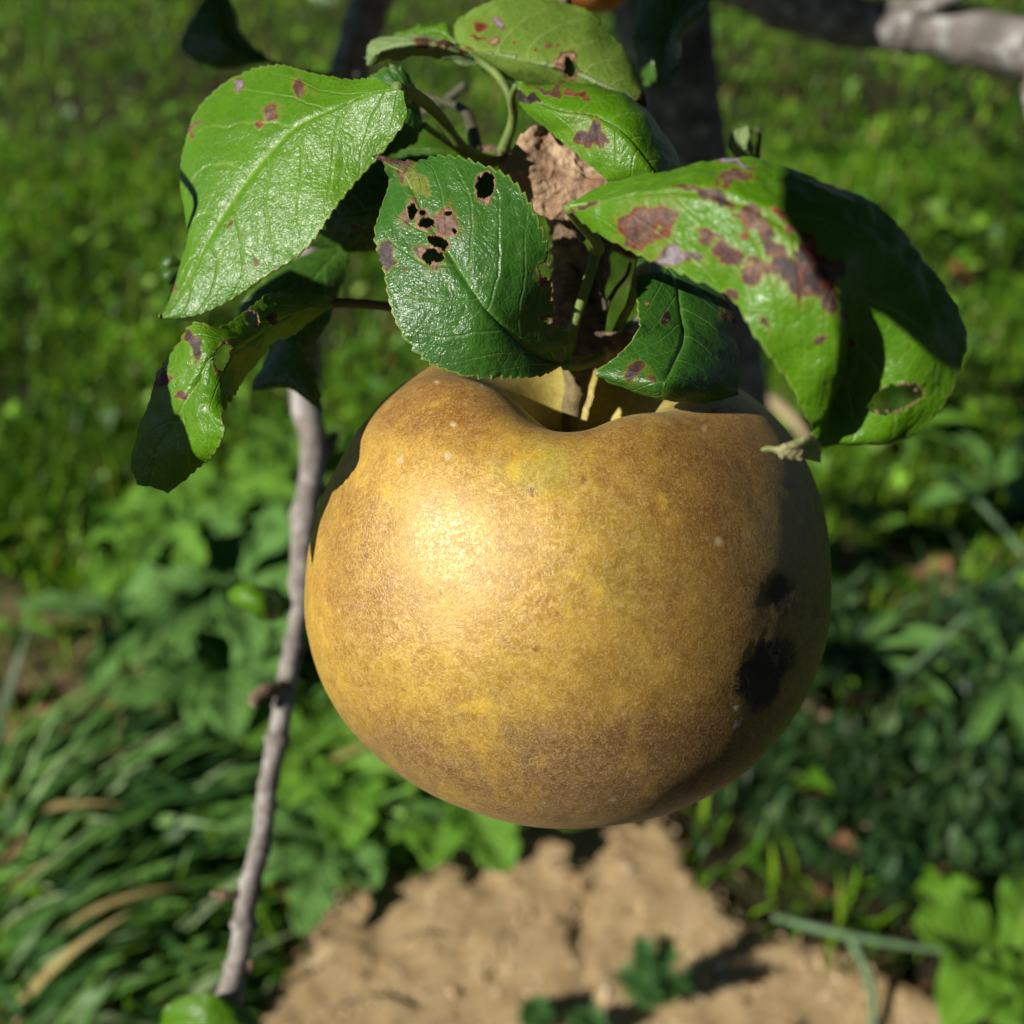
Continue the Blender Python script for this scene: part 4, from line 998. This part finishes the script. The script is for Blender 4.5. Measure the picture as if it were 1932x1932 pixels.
gcr = mesh("earth_crumbs", vK, fK, M_CRUMB, attrs={"tone": np.concatenate([np.repeat(CR, len(ov), 0), np.ones((nc*len(ov), 1))], 1)}); tag(gcr, "loose crumbs of sandy earth on the bare patch", kind="stuff")
tvc, tfc = [], []
for i in range(9):
    t_ = i/8; wv_ = math.sin(math.pi*min(1, t_**.85*.98+.01))*.30
    for s_i in (-1, 0, 1): tvc.append((s_i*wv_, t_, abs(s_i)*wv_*.35-.4*(t_-.4)**2))
for i in range(8):
    b_ = 3*i; tfc += [(b_, b_+1, b_+4, b_+3), (b_+1, b_+2, b_+5, b_+4)]
nk = len(keepc); rr_ = np.random.default_rng(17); sc_ = rr_.uniform(.04, .068, nk)
vC, fC = inst(np.array(tvc), np.array(tfc), rotm(rr_.uniform(0, 6.28, nk), rr_.uniform(-.9, .5, nk), rr_.normal(0, .6, nk)), np.stack([sc_]*3, 1), keepc)
shade_crown = mesh("shade_crown", vC, fC, M_LEAF_D, tree, attrs={"leafuv": np.zeros((len(vC), 3))+.5, "tint": np.zeros((len(vC), 4))})  # unseen leaf mass of the tree, spread to hold back sky light

n = NT("grass_blade"); co = n.obj(); tn = n.attr("tone").outputs["Color"]
col = n.mix(n.math('MULTIPLY', n.noise(co, 300, 3), .4), tn, n.mix(1.0, tn, (.5, .55, .5), 'MULTIPLY'))
b = n.bsdf(Base_Color=col, Roughness=.42, Normal=n.bump(n.noise(co, 700, 3), .3, .0004)); b.inputs["Specular IOR Level"].default_value = .22
tr = n.n("ShaderNodeBsdfTranslucent", {"Color": n.mix(1.0, col, (1.25, 1.2, .45), 'MULTIPLY')})
M_GRASS = n.done(n.n("ShaderNodeMixShader", {0: .32, 1: b.outputs[0], 2: tr.outputs[0]}).outputs[0])

def scatter(n_, y0, y1, pad=.42, seed=0):
    """positions over the part of the ground round the picture's footprint"""
    r = np.random.default_rng(seed)
    yy = r.uniform(y0, y1, n_); hw = .48*np.hypot(yy, CAM_H)*1.0+pad+.08
    xx = r.uniform(-1, 1, n_)*hw
    return xx, yy, hw
def density_keep(xx, yy, hw, r, wmax):
    return r.uniform(0, 1, len(xx)) < hw/wmax
def region(xx, yy):
    P3 = np.stack([xx, yy, xx*0], 1); a, b_, _ = proj(P3)
    return a, b_
r = np.random.default_rng(3)
def lawn(count, y0, y1, hmin, hmax, wid, seed, dens_noise=9, longside=False):
    xx, yy, hw = scatter(count, y0, y1, seed=seed); r = np.random.default_rng(seed+1)
    k = density_keep(xx, yy, hw, r, hw.max()); xx = xx[k]; yy = yy[k]
    a, b_ = region(xx, yy)
    s = np.maximum(soil_mask(xx, yy)*1.05, 0); bare = (poly_dist(xx, yy, BARE) > -.01)*.85; lit = (poly_dist(xx, yy, LITTER) > 0)*.6; lit2 = (poly_dist(xx, yy, LITTER2) > 0)*.8
    clump = fbm(np.stack([xx*dens_noise, yy*dens_noise, xx*0], 1), seed+2, 3)
    right = (a > 1180) & (b_ > 1180)
    pk = np.clip(.85+clump*1.1, .08, 1)*(1-np.maximum.reduce([s, bare, lit, lit2]))*np.where(right, .25, 1)*np.where((a < 640) & (b_ > 1400), .4, 1)*np.where((a > 180) & (a < 960) & (b_ > 930) & (b_ < 1700), .35, 1)
    k = r.uniform(0, 1, len(xx)) < pk
    return xx[k], yy[k], a[k], b_[k], r
parts = []
def tones(nv, r, n_, pal, wts, jit=.25):
    pal = np.array(pal); c = pal[r.choice(len(pal), n_, p=np.array(wts)/sum(wts))]*(1+r.uniform(-jit, jit, (n_, 1)))
    return np.repeat(np.clip(c, 0, 1), nv, 0)
PAL = [(.15, .32, .014), (.07, .19, .010), (.26, .46, .022), (.035, .10, .012), (.30, .28, .08), (.34, .21, .09)]
# short lawn
for (cnt, y0, y1, h0, h1, w_) in ((60000, .16, .95, .018, .05, .0030), (72000, .8, 1.9, .018, .05, .0034), (56000, 1.7, 5.2, .02, .055, .0052)):
    xx, yy, a, b_, r = lawn(cnt, y0, y1, h0, h1, w_, 100+int(y0*10))
    for ci, curve in enumerate((.5, 1.1, 1.7, 2.3)):
        m = np.arange(len(xx)) % 4 == ci
        tv, tf = blade_t(curve)
        n_ = m.sum(); h = r.uniform(h0, h1, n_); wd = w_*r.uniform(.6, 1.35, n_)
        M = rotm(r.uniform(0, 6.28, n_), r.normal(0, .35, n_))
        T = np.stack([xx[m], yy[m], gheight(xx[m], yy[m])], 1)
        v, f = inst(tv, tf, M, np.stack([wd, h, h], 1), T)
        big_ = 1+.75*fbm(np.stack([T[:, 0]*7, T[:, 1]*7, T[:, 0]*0], 1), 66, 3)
        parts.append((v, f, tones(len(tv), r, n_, PAL, (5, 4, 3, 3, .5, .35))*np.repeat(big_, len(tv))[:, None]))
grass = gather(parts, "grass", M_GRASS, "short green lawn grass reaching back from the apple")
# clover and small round weeds in the lawn
parts = []
ang = np.linspace(0, 2*np.pi, 9)[:-1]
def leaflet(rx=.5, ry=.62, cup=.12):
    V = [(0, 0, 0)]+[(rx*math.sin(t)*(1.0 if math.cos(t) > -.3 else .75), ry*(1-math.cos(t)), cup*abs(math.sin(t))) for t in ang[1:]]
    V = np.array(V); F = [(0, 1, 2, 3), (0, 3, 4, 5), (0, 5, 6, 7)]
    return V, np.array(F)
lv, lf = leaflet()
tri_v = []; tri_f = []
for k in range(3):
    c_, s__ = math.cos(k*2.094), math.sin(k*2.094)
    q_ = lv.copy(); q_ = np.stack([q_[:, 0]*c_-q_[:, 1]*s__, q_[:, 0]*s__+q_[:, 1]*c_, q_[:, 2]], 1); tri_f += [tuple(i+8*k for i in f) for f in lf]; tri_v.append(q_)
tri_v = np.vstack(tri_v); tri_f = np.array(tri_f)
for (cnt, y0, y1, s0, s1) in ((1800, .2, 1.0, .004, .010), (4200, .9, 2.0, .004, .011), (4300, 1.9, 5.0, .004, .014)):
    xx, yy, a, b_, r = lawn(cnt, y0, y1, 0, 0, 0, 300+int(y0*10), dens_noise=5)
    n_ = len(xx); s = r.uniform(s0, s1, n_)
    M = rotm(r.uniform(0, 6.28, n_), r.normal(0, .5, n_), r.normal(0, .5, n_))
    T = np.stack([xx, yy, gheight(xx, yy)+r.uniform(.012, .045, n_)], 1)
    v, f = inst(tri_v, tri_f, M, np.stack([s, s, s], 1), T)
    parts.append((v, f, tones(24, r, n_, [(.14, .33, .02), (.07, .20, .015), (.24, .46, .04), (.32, .48, .10)], (4, 4, 3, .7))))
gather(parts, "clover_cover", M_GRASS, "small clover leaves mixed through the lawn")
# long blades sweeping up to the right, bottom left
parts = []; r = np.random.default_rng(77)
N_ = 1150
bx = r.uniform(-60, 640, N_); by = r.uniform(1420, 2150, N_)
ok = (by > 1460+.1*bx+fbm(np.stack([bx/90, by/90, bx*0], 1), 3, 2)*120) & ~((bx > 330) & (by > 1640))
pts = np.array([G(a, b_) for a, b_ in zip(bx[ok], by[ok])])
ok2 = soil_mask(pts[:, 0], pts[:, 1]) < .3; pts = pts[ok2]; n0 = len(pts)
for ci, curve in enumerate((.5, .9, 1.3)):
    m = np.arange(n0) % 3 == ci; n_ = m.sum(); tv, tf = blade_t(curve, n=8)
    L = r.uniform(.05, .12, n_); wd = r.uniform(.0045, .0085, n_)
    # lean direction: to the right and a little away
    yaw = r.normal(-1.25, .38, n_); flat_ = (bx[ok][ok2][m] > 60) & (by[ok][ok2][m] > 1600); pit = r.normal(-.75, .22, n_)-.5*flat_; L = np.where(flat_, L*.8, L)
    M = rotm(yaw, pit, r.normal(0, .3, n_))
    v, f = inst(tv, tf, M, np.stack([wd, L, L], 1), pts[m]+np.array([0, 0, .004]))
    parts.append((v, f, tones(len(tv), r, n_, [(.10, .23, .04), (.04, .11, .025), (.17, .34, .07), (.32, .44, .20), (.42, .32, .13)], (5, 5, 3, 1.5, .35), .2)))
gather(parts, "long_grass", M_GRASS, "long green blades sweeping to the right at the lower left")
# feathery dark ground cover at the lower right
parts = []; r = np.random.default_rng(55); N_ = 13000
bx = r.uniform(1180, 2080, N_); by = r.uniform(1130, 1900, N_)
edge_ = 1500+(bx-1280)*.42
dn = fbm(np.stack([bx/85, by/85, bx*0], 1), 5, 3)
ok = (by < edge_+dn*70+40) & (dn > -.10) & ~((bx > 1720) & (by > 1690))
pts = np.array([G(a, b_) for a, b_ in zip(bx[ok], by[ok])]); n0 = len(pts)
fr_v = []; fr_f = []
nl = 9
for i in range(nl):
    t = (i+1)/nl
    for sgn in (-1, 1):
        c0 = np.array([0, .25*t*t, t]); L_ = .26*math.sin(math.pi*min(1, .25+t*.75))+.05
        d_ = np.array([sgn*.85, .1, .5]); sd = np.array([-.12*sgn*.5, 0, .2])*.35
        k0 = len(fr_v); fr_v += [c0, c0+d_*L_*.5+sd*.9, c0+d_*L_, c0+d_*L_*.5-sd*.9]; fr_f.append((k0, k0+1, k0+2, k0+3))
k0 = len(fr_v); fr_v += [np.array([-.012, 0, 0]), np.array([.012, 0, 0]), np.array([.006, .25, 1]), np.array([-.006, .25, 1])]; fr_f.append((k0, k0+1, k0+2, k0+3))
fr_v = np.array(fr_v); fr_f = np.array(fr_f)
s = r.uniform(.008, .019, n0)
M = rotm(r.uniform(0, 6.28, n0), r.normal(0, .7, n0), r.normal(0, .3, n0))
v, f = inst(fr_v, fr_f, M, np.stack([s, s, s], 1), pts+np.array([0, 0, .002])+np.stack([s*0, s*0, r.uniform(0, .03, n0)], 1))
parts.append((v, f, tones(len(fr_v), r, n0, [(.05, .12, .035), (.025, .07, .025), (.09, .18, .055), (.17, .26, .10)], (4, 4, 2, .6))))
ns = 260; bx = r.uniform(1200, 2050, ns); by = r.uniform(1080, 1760, ns); k_ = by < 1500+(bx-1280)*.35; bx = bx[k_]; by = by[k_]; ns = len(bx)
ps = np.array([G(a, b_) for a, b_ in zip(bx, by)])
tv, tf = blade_t(1.2, n=8); Ls = r.uniform(.04, .12, ns); ws = r.uniform(.0012, .0028, ns)
v, f = inst(tv, tf, rotm(r.uniform(0, 6.28, ns), r.normal(-.8, .35, ns)), np.stack([ws, Ls, Ls], 1), ps+np.array([0, 0, .004]))
parts.append((v, f, tones(len(tv), r, ns, [(.16, .26, .12), (.12, .24, .08), (.26, .30, .14), (.30, .22, .13)], (4, 3, 2, 1))))
gather(parts, "feathery_ground_cover", M_GRASS, "dark feathery weeds covering the earth right of the apple")

# ---- weeds with broad leaves: every plant a thing, every leaf a part
def broad_leaf(L_, W_, lobes, arch, curl, seed, nu=34, nv=6, wave=.1):
    t = np.linspace(0, 1, nu); v = np.linspace(-1, 1, 2*nv+1)
    wv = (np.sin(np.pi*np.clip(t*.93+.04, 0, 1)**1.15)**.8)*W_/2
    if lobes:
        wv = wv*(1-.42*(.5+.5*np.cos(2*np.pi*t*lobes))*np.sin(np.pi*t))
    wv = np.maximum(wv, W_*.05)
    a = np.cumsum(np.full(nu, arch/nu)); yy = np.cumsum(np.cos(.62-a))/nu*L_; zz = np.cumsum(np.sin(.62-a))/nu*L_
    X_ = v[None, :]*wv[:, None]
    Z_ = zz[:, None]+np.abs(v)[None, :]*wv[:, None]*curl + W_*wave*np.sin(t[:, None]*19+seed+v[None, :]*1.4)*np.abs(v)[None, :]**1.5*.5
    V = np.stack([X_, np.repeat(yy[:, None], 2*nv+1, 1), Z_], -1).reshape(-1, 3)
    W = 2*nv+1; idx = np.arange(nu*W).reshape(nu, W)
    F = np.stack([idx[:-1, :-1], idx[:-1, 1:], idx[1:, 1:], idx[1:, :-1]], -1).reshape(-1, 4)
    uv = np.stack([np.repeat(t, W), np.tile(v, nu)], 1)
    return V, F, uv
def weed_mat(name, c, d, vein, gl=.5):
    n = NT(name); co = n.obj(); uv = n.attr("leafuv").outputs["Vector"]; t, v, k = n.n("ShaderNodeSeparateXYZ", {0: uv}).outputs
    av = n.math('ABSOLUTE', v)
    col = n.mix(n.rng(n.noise(co, 60, 4, .6), .35, .65), c, d)
    col = n.mix(n.rng(av, .03, .09, .8, 0), col, vein)
    s1 = n.math('ABSOLUTE', n.math('SUBTRACT', n.math('FRACT', n.math('MULTIPLY_ADD', t, 9., n.math('MULTIPLY', av, -2.))), .5))
    col = n.mix(n.rng(s1, 0, .08, .4, 0), col, vein)
    h = n.math('MULTIPLY_ADD', n.rng(s1, 0, .2, 1, 0), -1., n.noise(co, 180, 4))
    nb = n.bump(h, .6, .0015)
    b = n.bsdf(Base_Color=col, Roughness=gl, Normal=nb); b.inputs["Specular IOR Level"].default_value = .22
    tr = n.n("ShaderNodeBsdfTranslucent", {"Color": n.mix(1.0, col, (1.3, 1.2, .4), 'MULTIPLY')})
    return n.done(n.n("ShaderNodeMixShader", {0: .3, 1: b.outputs[0], 2: tr.outputs[0]}).outputs[0])
M_W1 = weed_mat("weed_leaf_green", (.17, .37, .035), (.11, .27, .022), (.26, .42, .09))
M_W2 = weed_mat("weed_leaf_blue_green", (.17, .35, .075), (.11, .26, .05), (.26, .42, .15), .55)
M_W3 = weed_mat("weed_leaf_bright", (.15, .32, .025), (.10, .23, .02), (.28, .42, .07), .4)
def add_leaf(parent, org, V, F, uv, yaw, pitch, roll, mat):
    M = rotm(np.array([yaw]), np.array([pitch]), np.array([roll]))[0]
    W_ = V@M.T+org
    o = mesh("leaf", W_, F, mat, parent, attrs={"leafuv": np.concatenate([uv, np.zeros((len(uv), 1))], 1)})
    sd = o.modifiers.new("thickness", 'SOLIDIFY'); sd.thickness = .0004; sd.offset = 0
def rosette(px_, py_, label, nleaf, L_, W_, lobes, mat, seed, group=None, yaw0=None, spread=6.28, name="weed_rosette", curl=.3, h=0.0, arch=.8):
    g0 = G(px_, py_, h); rr = np.random.default_rng(seed)
    org = np.array([g0[0], g0[1], float(gheight(np.array([g0[0]]), np.array([g0[1]]))[0])+.022])
    e = empty(name, org, label, "weed", group)
    for i in range(nleaf):
        l = L_*1.15*rr.uniform(.7, 1.1); ww = W_*1.15*rr.uniform(.75, 1.15)
        V, F, uv = broad_leaf(l, ww, lobes, arch*rr.uniform(.7, 1.4), curl*rr.uniform(.3, 1.3), i*1.7+seed)
        yaw = (yaw0 if yaw0 is not None else 0)+spread*(i+rr.uniform(-.3, .3))/nleaf-(spread/2 if spread < 6 else 0)
        add_leaf(e, org+np.array([0, 0, .002*i]), V, F, uv, yaw, rr.uniform(-.25, .2), rr.normal(0, .22), mat)
    return e
GW = "broad leaved weeds in the lawn"
rosette(470, 1180, "blue green broad leaved weed left of the hanging twig, largest of the weeds", 11, .105, .045, 0, M_W2, 1, GW)
rosette(330, 1090, "wavy leaved weed left of the small yellow green leaf", 8, .085, .036, 4, M_W1, 2, GW)
rosette(430, 1010, "upright broad leaved weed under the twisted leaf, farthest in its clump", 7, .08, .04, 0, M_W1, 3, GW)
rosette(455, 1340, "pale green weed crossed by the hanging twig's spur bud", 9, .07, .032, 0, M_W2, 4, GW)
rosette(640, 1390, "bright weed tucked under the lower left side of the apple", 9, .075, .034, 5, M_W3, 5, GW)
rosette(700, 1500, "jagged leaved weed right of the hanging twig", 10, .08, .034, 6, M_W1, 6, GW)
rosette(860, 1560, "lobed weed just below the apple at the edge of the bare earth", 10, .075, .038, 5, M_W1, 7, GW)
rosette(640, 1650, "lobed weed between the hanging twig and the bare earth", 8, .06, .03, 5, M_W2, 8, GW)
rosette(300, 1240, "weed with crossing leaves beside the brown bare patch", 7, .075, .026, 3, M_W2, 9, GW)
rosette(1880, 1860, "bright green weed with large smooth leaves at the lower right corner", 8, .052, .033, 0, M_W3, 10, GW, curl=.5)
rosette(1935, 1905, "bright green weed partly cut by the lower right corner", 7, .055, .036, 0, M_W3, 11, GW, curl=.5)
rosette(1650, 1010, "single round bright leaf of a young weed right of the apple", 2, .034, .034, 0, M_W3, 12, GW, yaw0=3.0, spread=2., curl=.2)
rosette(1690, 870, "upright weed under the hole of the blotched leaf", 9, .055, .018, 0, M_W1, 13, GW, curl=.4)
rosette(1860, 960, "narrow leaved weed at the right edge", 9, .07, .018, 0, M_W2, 14, GW)
rosette(1880, 1330, "thin leaved weed right of the feathery weeds", 8, .09, .012, 0, M_W2, 15, GW)
rosette(1600, 1290, "grassy weed beside the two rot spots of the apple", 8, .07, .009, 0, M_W2, 16, GW)
rosette(60, 1250, "thin weed at the left edge in the brown bare patch", 6, .04, .008, 0, M_W1, 17, GW)
rosette(560, 900, "small weed behind the hanging twig", 7, .05, .02, 0, M_W1, 18, GW)

# feathery seedling standing in the bare earth
M_SEED = simple_mat("seedling_green", (.07, .15, .06), (.045, .11, .045), 200, .55, .0004, trans=.2)
def seedling(px_, py_, label, hgt, nst, seed):
    g0 = G(px_, py_); rr = np.random.default_rng(seed); org = np.array([g0[0], g0[1], .012]); e = empty("feathery_seedling", org, label, "seedling", "feathery seedlings")
    for i in range(nst):
        yaw = i*2.4+rr.uniform(-.4, .4); lean = rr.uniform(.05, .6); d_ = np.array([math.cos(yaw)*math.sin(lean), math.sin(yaw)*math.sin(lean), math.cos(lean)])
        L_ = hgt*rr.uniform(.6, 1.1)
        p_ = [org, org+d_*L_*.5, org+d_*L_*.85+np.array([0, 0, -.003])]
        v, f = tube(p_, [.0007, .0006, .0004], nseg=8, nlen=12)
        st = mesh("stem", v, f, M_SEED, e)
        parts = []; c = catmull(p_, 12)[3:]
        for ci in c:
            for q_ in range(9):
                yw = rr.uniform(0, 6.28); M = rotm(np.array([yw]), np.array([rr.uniform(-1.7, -.5)]))
                vv_, ff_ = inst(fr_v, fr_f, M, np.array([[.0052, .0052, .006]])*rr.uniform(.7, 1.4), ci[None]); parts.append((vv_, ff_, np.tile((.10, .24, .07), (len(vv_), 1))))
        gather(parts, "foliage", M_GRASS, None, None, parent=e)
seedling(1215, 1925, "dark green feathery seedling alone on the bare earth", .060, 9, 1)
seedling(1010, 1950, "feathery seedling at the bottom edge, left of the other on the bare earth", .018, 6, 2)
seedling(1110, 1975, "feathery seedling cut by the bottom edge under the taller one", .02, 6, 3)

# small dry scraps lying in the grass
rs = np.random.default_rng(31); nsx = 1500; xs_ = rs.uniform(-.7, .9, nsx); ys_ = rs.uniform(.3, 1.9, nsx); as_, bs_ = region(xs_, ys_)
pk_ = .10+.75*((as_ > 1380) & (bs_ > 850))+.45*((as_ < 420) & (bs_ > 1100)); kk = (rs.random(nsx) < pk_); xs_ = xs_[kk]; ys_ = ys_[kk]; nsx = len(xs_)
sc_s = rs.uniform(.003, .010, nsx)
vS, fS = inst(lv, lf, rotm(rs.uniform(0, 6.28, nsx), rs.normal(0, .6, nsx), rs.normal(0, .5, nsx)), np.stack([sc_s*.7, sc_s, sc_s], 1), np.stack([xs_, ys_, gheight(xs_, ys_)+rs.uniform(.006, .035, nsx)], 1))
gather([(vS, fS, tones(len(lv), rs, nsx, [(.34, .20, .13), (.42, .30, .19), (.24, .11, .06), (.42, .17, .07)], (4, 3, 3, 1)))], "dry_scraps", M_GRASS, "small dry brown scraps of leaf caught in the grass")

# fallen leaves, sticks and straws
GL = "fallen leaves on the ground"
def litter(px_, py_, L_, W_, label, mat, seed, h=.012):
    g0 = G(px_, py_, h); rr = np.random.default_rng(seed)
    V, F, uv = broad_leaf(L_, W_, 0, 1.4, .5, seed, nu=20, nv=5, wave=.3)
    V = V-V.mean(0); M = rotm(np.array([rr.uniform(0, 6.28)]), np.array([rr.uniform(-.3, .3)]), np.array([rr.uniform(-.5, .5)]))[0]
    o = mesh("fallen_leaf", V@M.T+g0, F, mat, origin=g0)
    sd = o.modifiers.new("thickness", 'SOLIDIFY'); sd.thickness = .0005
    tag(o, label, "fallen leaf", GL)
litter(1815, 515, .045, .030, "salmon orange fallen leaf in the lawn right of the blotched leaf", M_LITTER_O, 1, .03)
litter(60, 1003, .022, .018, "pinkish fallen leaf near the left edge in the lawn", M_LITTER_O, 2, .02)
litter(195, 1335, .022, .02, "orange fallen leaf left of the blue green weed", M_LITTER_O, 3)
litter(232, 1410, .022, .014, "bright orange fallen leaf, lower of the pair left of the pale weed", M_LITTER_O, 4, .02)
litter(1680, 1050, .03, .02, "orange brown fallen leaf under the single round bright leaf", M_LITTER_O, 5)
litter(1600, 1075, .05, .03, "brown fallen leaf touching the right side of the apple in the picture", M_LITTER, 6)
litter(1750, 1075, .055, .032, "brown curled fallen leaf right of the round bright leaf", M_LITTER, 7)
litter(1620, 1125, .05, .028, "dull brown fallen leaf in front of the round bright leaf", M_LITTER, 8)
litter(1800, 1110, .03, .016, "pale brown fallen leaf scrap beside the curled one", M_STRAW, 9)
litter(50, 1335, .05, .035, "dark mauve fallen leaf at the left edge under the bare patch", M_LITTER, 10)
litter(1595, 1590, .02, .014, "pale pink fallen leaf scrap among the feathery weeds", M_LITTER, 11, .03)
litter(30, 1610, .03, .02, "red brown fallen leaf at the left edge in the long grass", M_LITTER, 12, .02)
litter(1055, 1560, .03, .022, "tan fallen leaf below the lowest point of the apple", M_STRAW, 13)
litter(860, 960, .03, .02, "brown fallen leaf hidden behind the apple", M_LITTER, 14)
def stick(pts, r_, label, mat, nm="straw", cat="straw", grp="dry stalks on the ground"):
    w_ = [G(a, b_, h) for a, b_, h in pts]
    v, f = tube(w_, [r_]*2+[r_*.7], nseg=10, nlen=30, bump=r_*.3, bscale=200)
    o = mesh(nm, v, f, mat, origin=w_[0]); tag(o, label, cat, grp)
stick([(1500, 1320, .02), (1560, 1350, .02), (1620, 1385, .015)], .003, "tan dry stalk leaving the lower right side of the apple", M_STRAW)
stick([(1395, 1470, .015), (1440, 1500, .02), (1560, 1500, .015)], .0022, "brown dry stalk lying among the feathery weeds", M_LITTER)
stick([(1440, 745, .05), (1490, 785, .04), (1530, 840, .03)], .006, "pale dead stalk behind the right shoulder of the apple", M_STRAW)
for i_, (pts_, r_, lb_) in enumerate((([(720, 1780, .016), (770, 1760, .018), (830, 1765, .016)], .0008, "thin pale straw on the left of the bare earth"),
        ([(900, 1840, .016), (930, 1800, .018), (945, 1750, .016)], .0007, "thin upright lying straw left of the crack in the bare earth"),
        ([(1330, 1720, .016), (1390, 1750, .018), (1440, 1745, .016)], .0008, "thin straw at the right of the bare earth"),
        ([(620, 1900, .016), (690, 1880, .018), (760, 1905, .016)], .0009, "pale straw at the lower left corner of the bare earth"),
        ([(1020, 1640, .018), (1060, 1620, .018), (1110, 1630, .016)], .0007, "short straw on the bare earth just under the apple"))):
    stick(pts_, r_, lb_, M_STRAW)
M_STEMG = simple_mat("weed_stem", (.12, .20, .09), (.09, .16, .07), 200, .6, .0003)
GG = "loose green stems on the ground"
stick([(1460, 1730, .02), (1600, 1765, .03), (1780, 1795, .03)], .0022, "pale green stem running from the feathery weeds to the corner weed", M_STEMG, "green_stalk", "stalk", GG)
stick([(1605, 1770, .03), (1640, 1850, .02), (1650, 1950, .012)], .0026, "pale green stem curving down across the bare earth", M_STEMG, "green_stalk", "stalk", GG)
stick([(1700, 1280, .05), (1850, 1140, .08), (1960, 1050, .10)], .0022, "long blue green stem slanting up to the right edge", M_STEMG, "green_stalk", "stalk", GG)
stick([(1790, 900, .08), (1860, 960, .08), (1935, 1050, .07)], .0028, "blue green stem slanting down to the right edge", M_STEMG, "green_stalk", "stalk", GG)
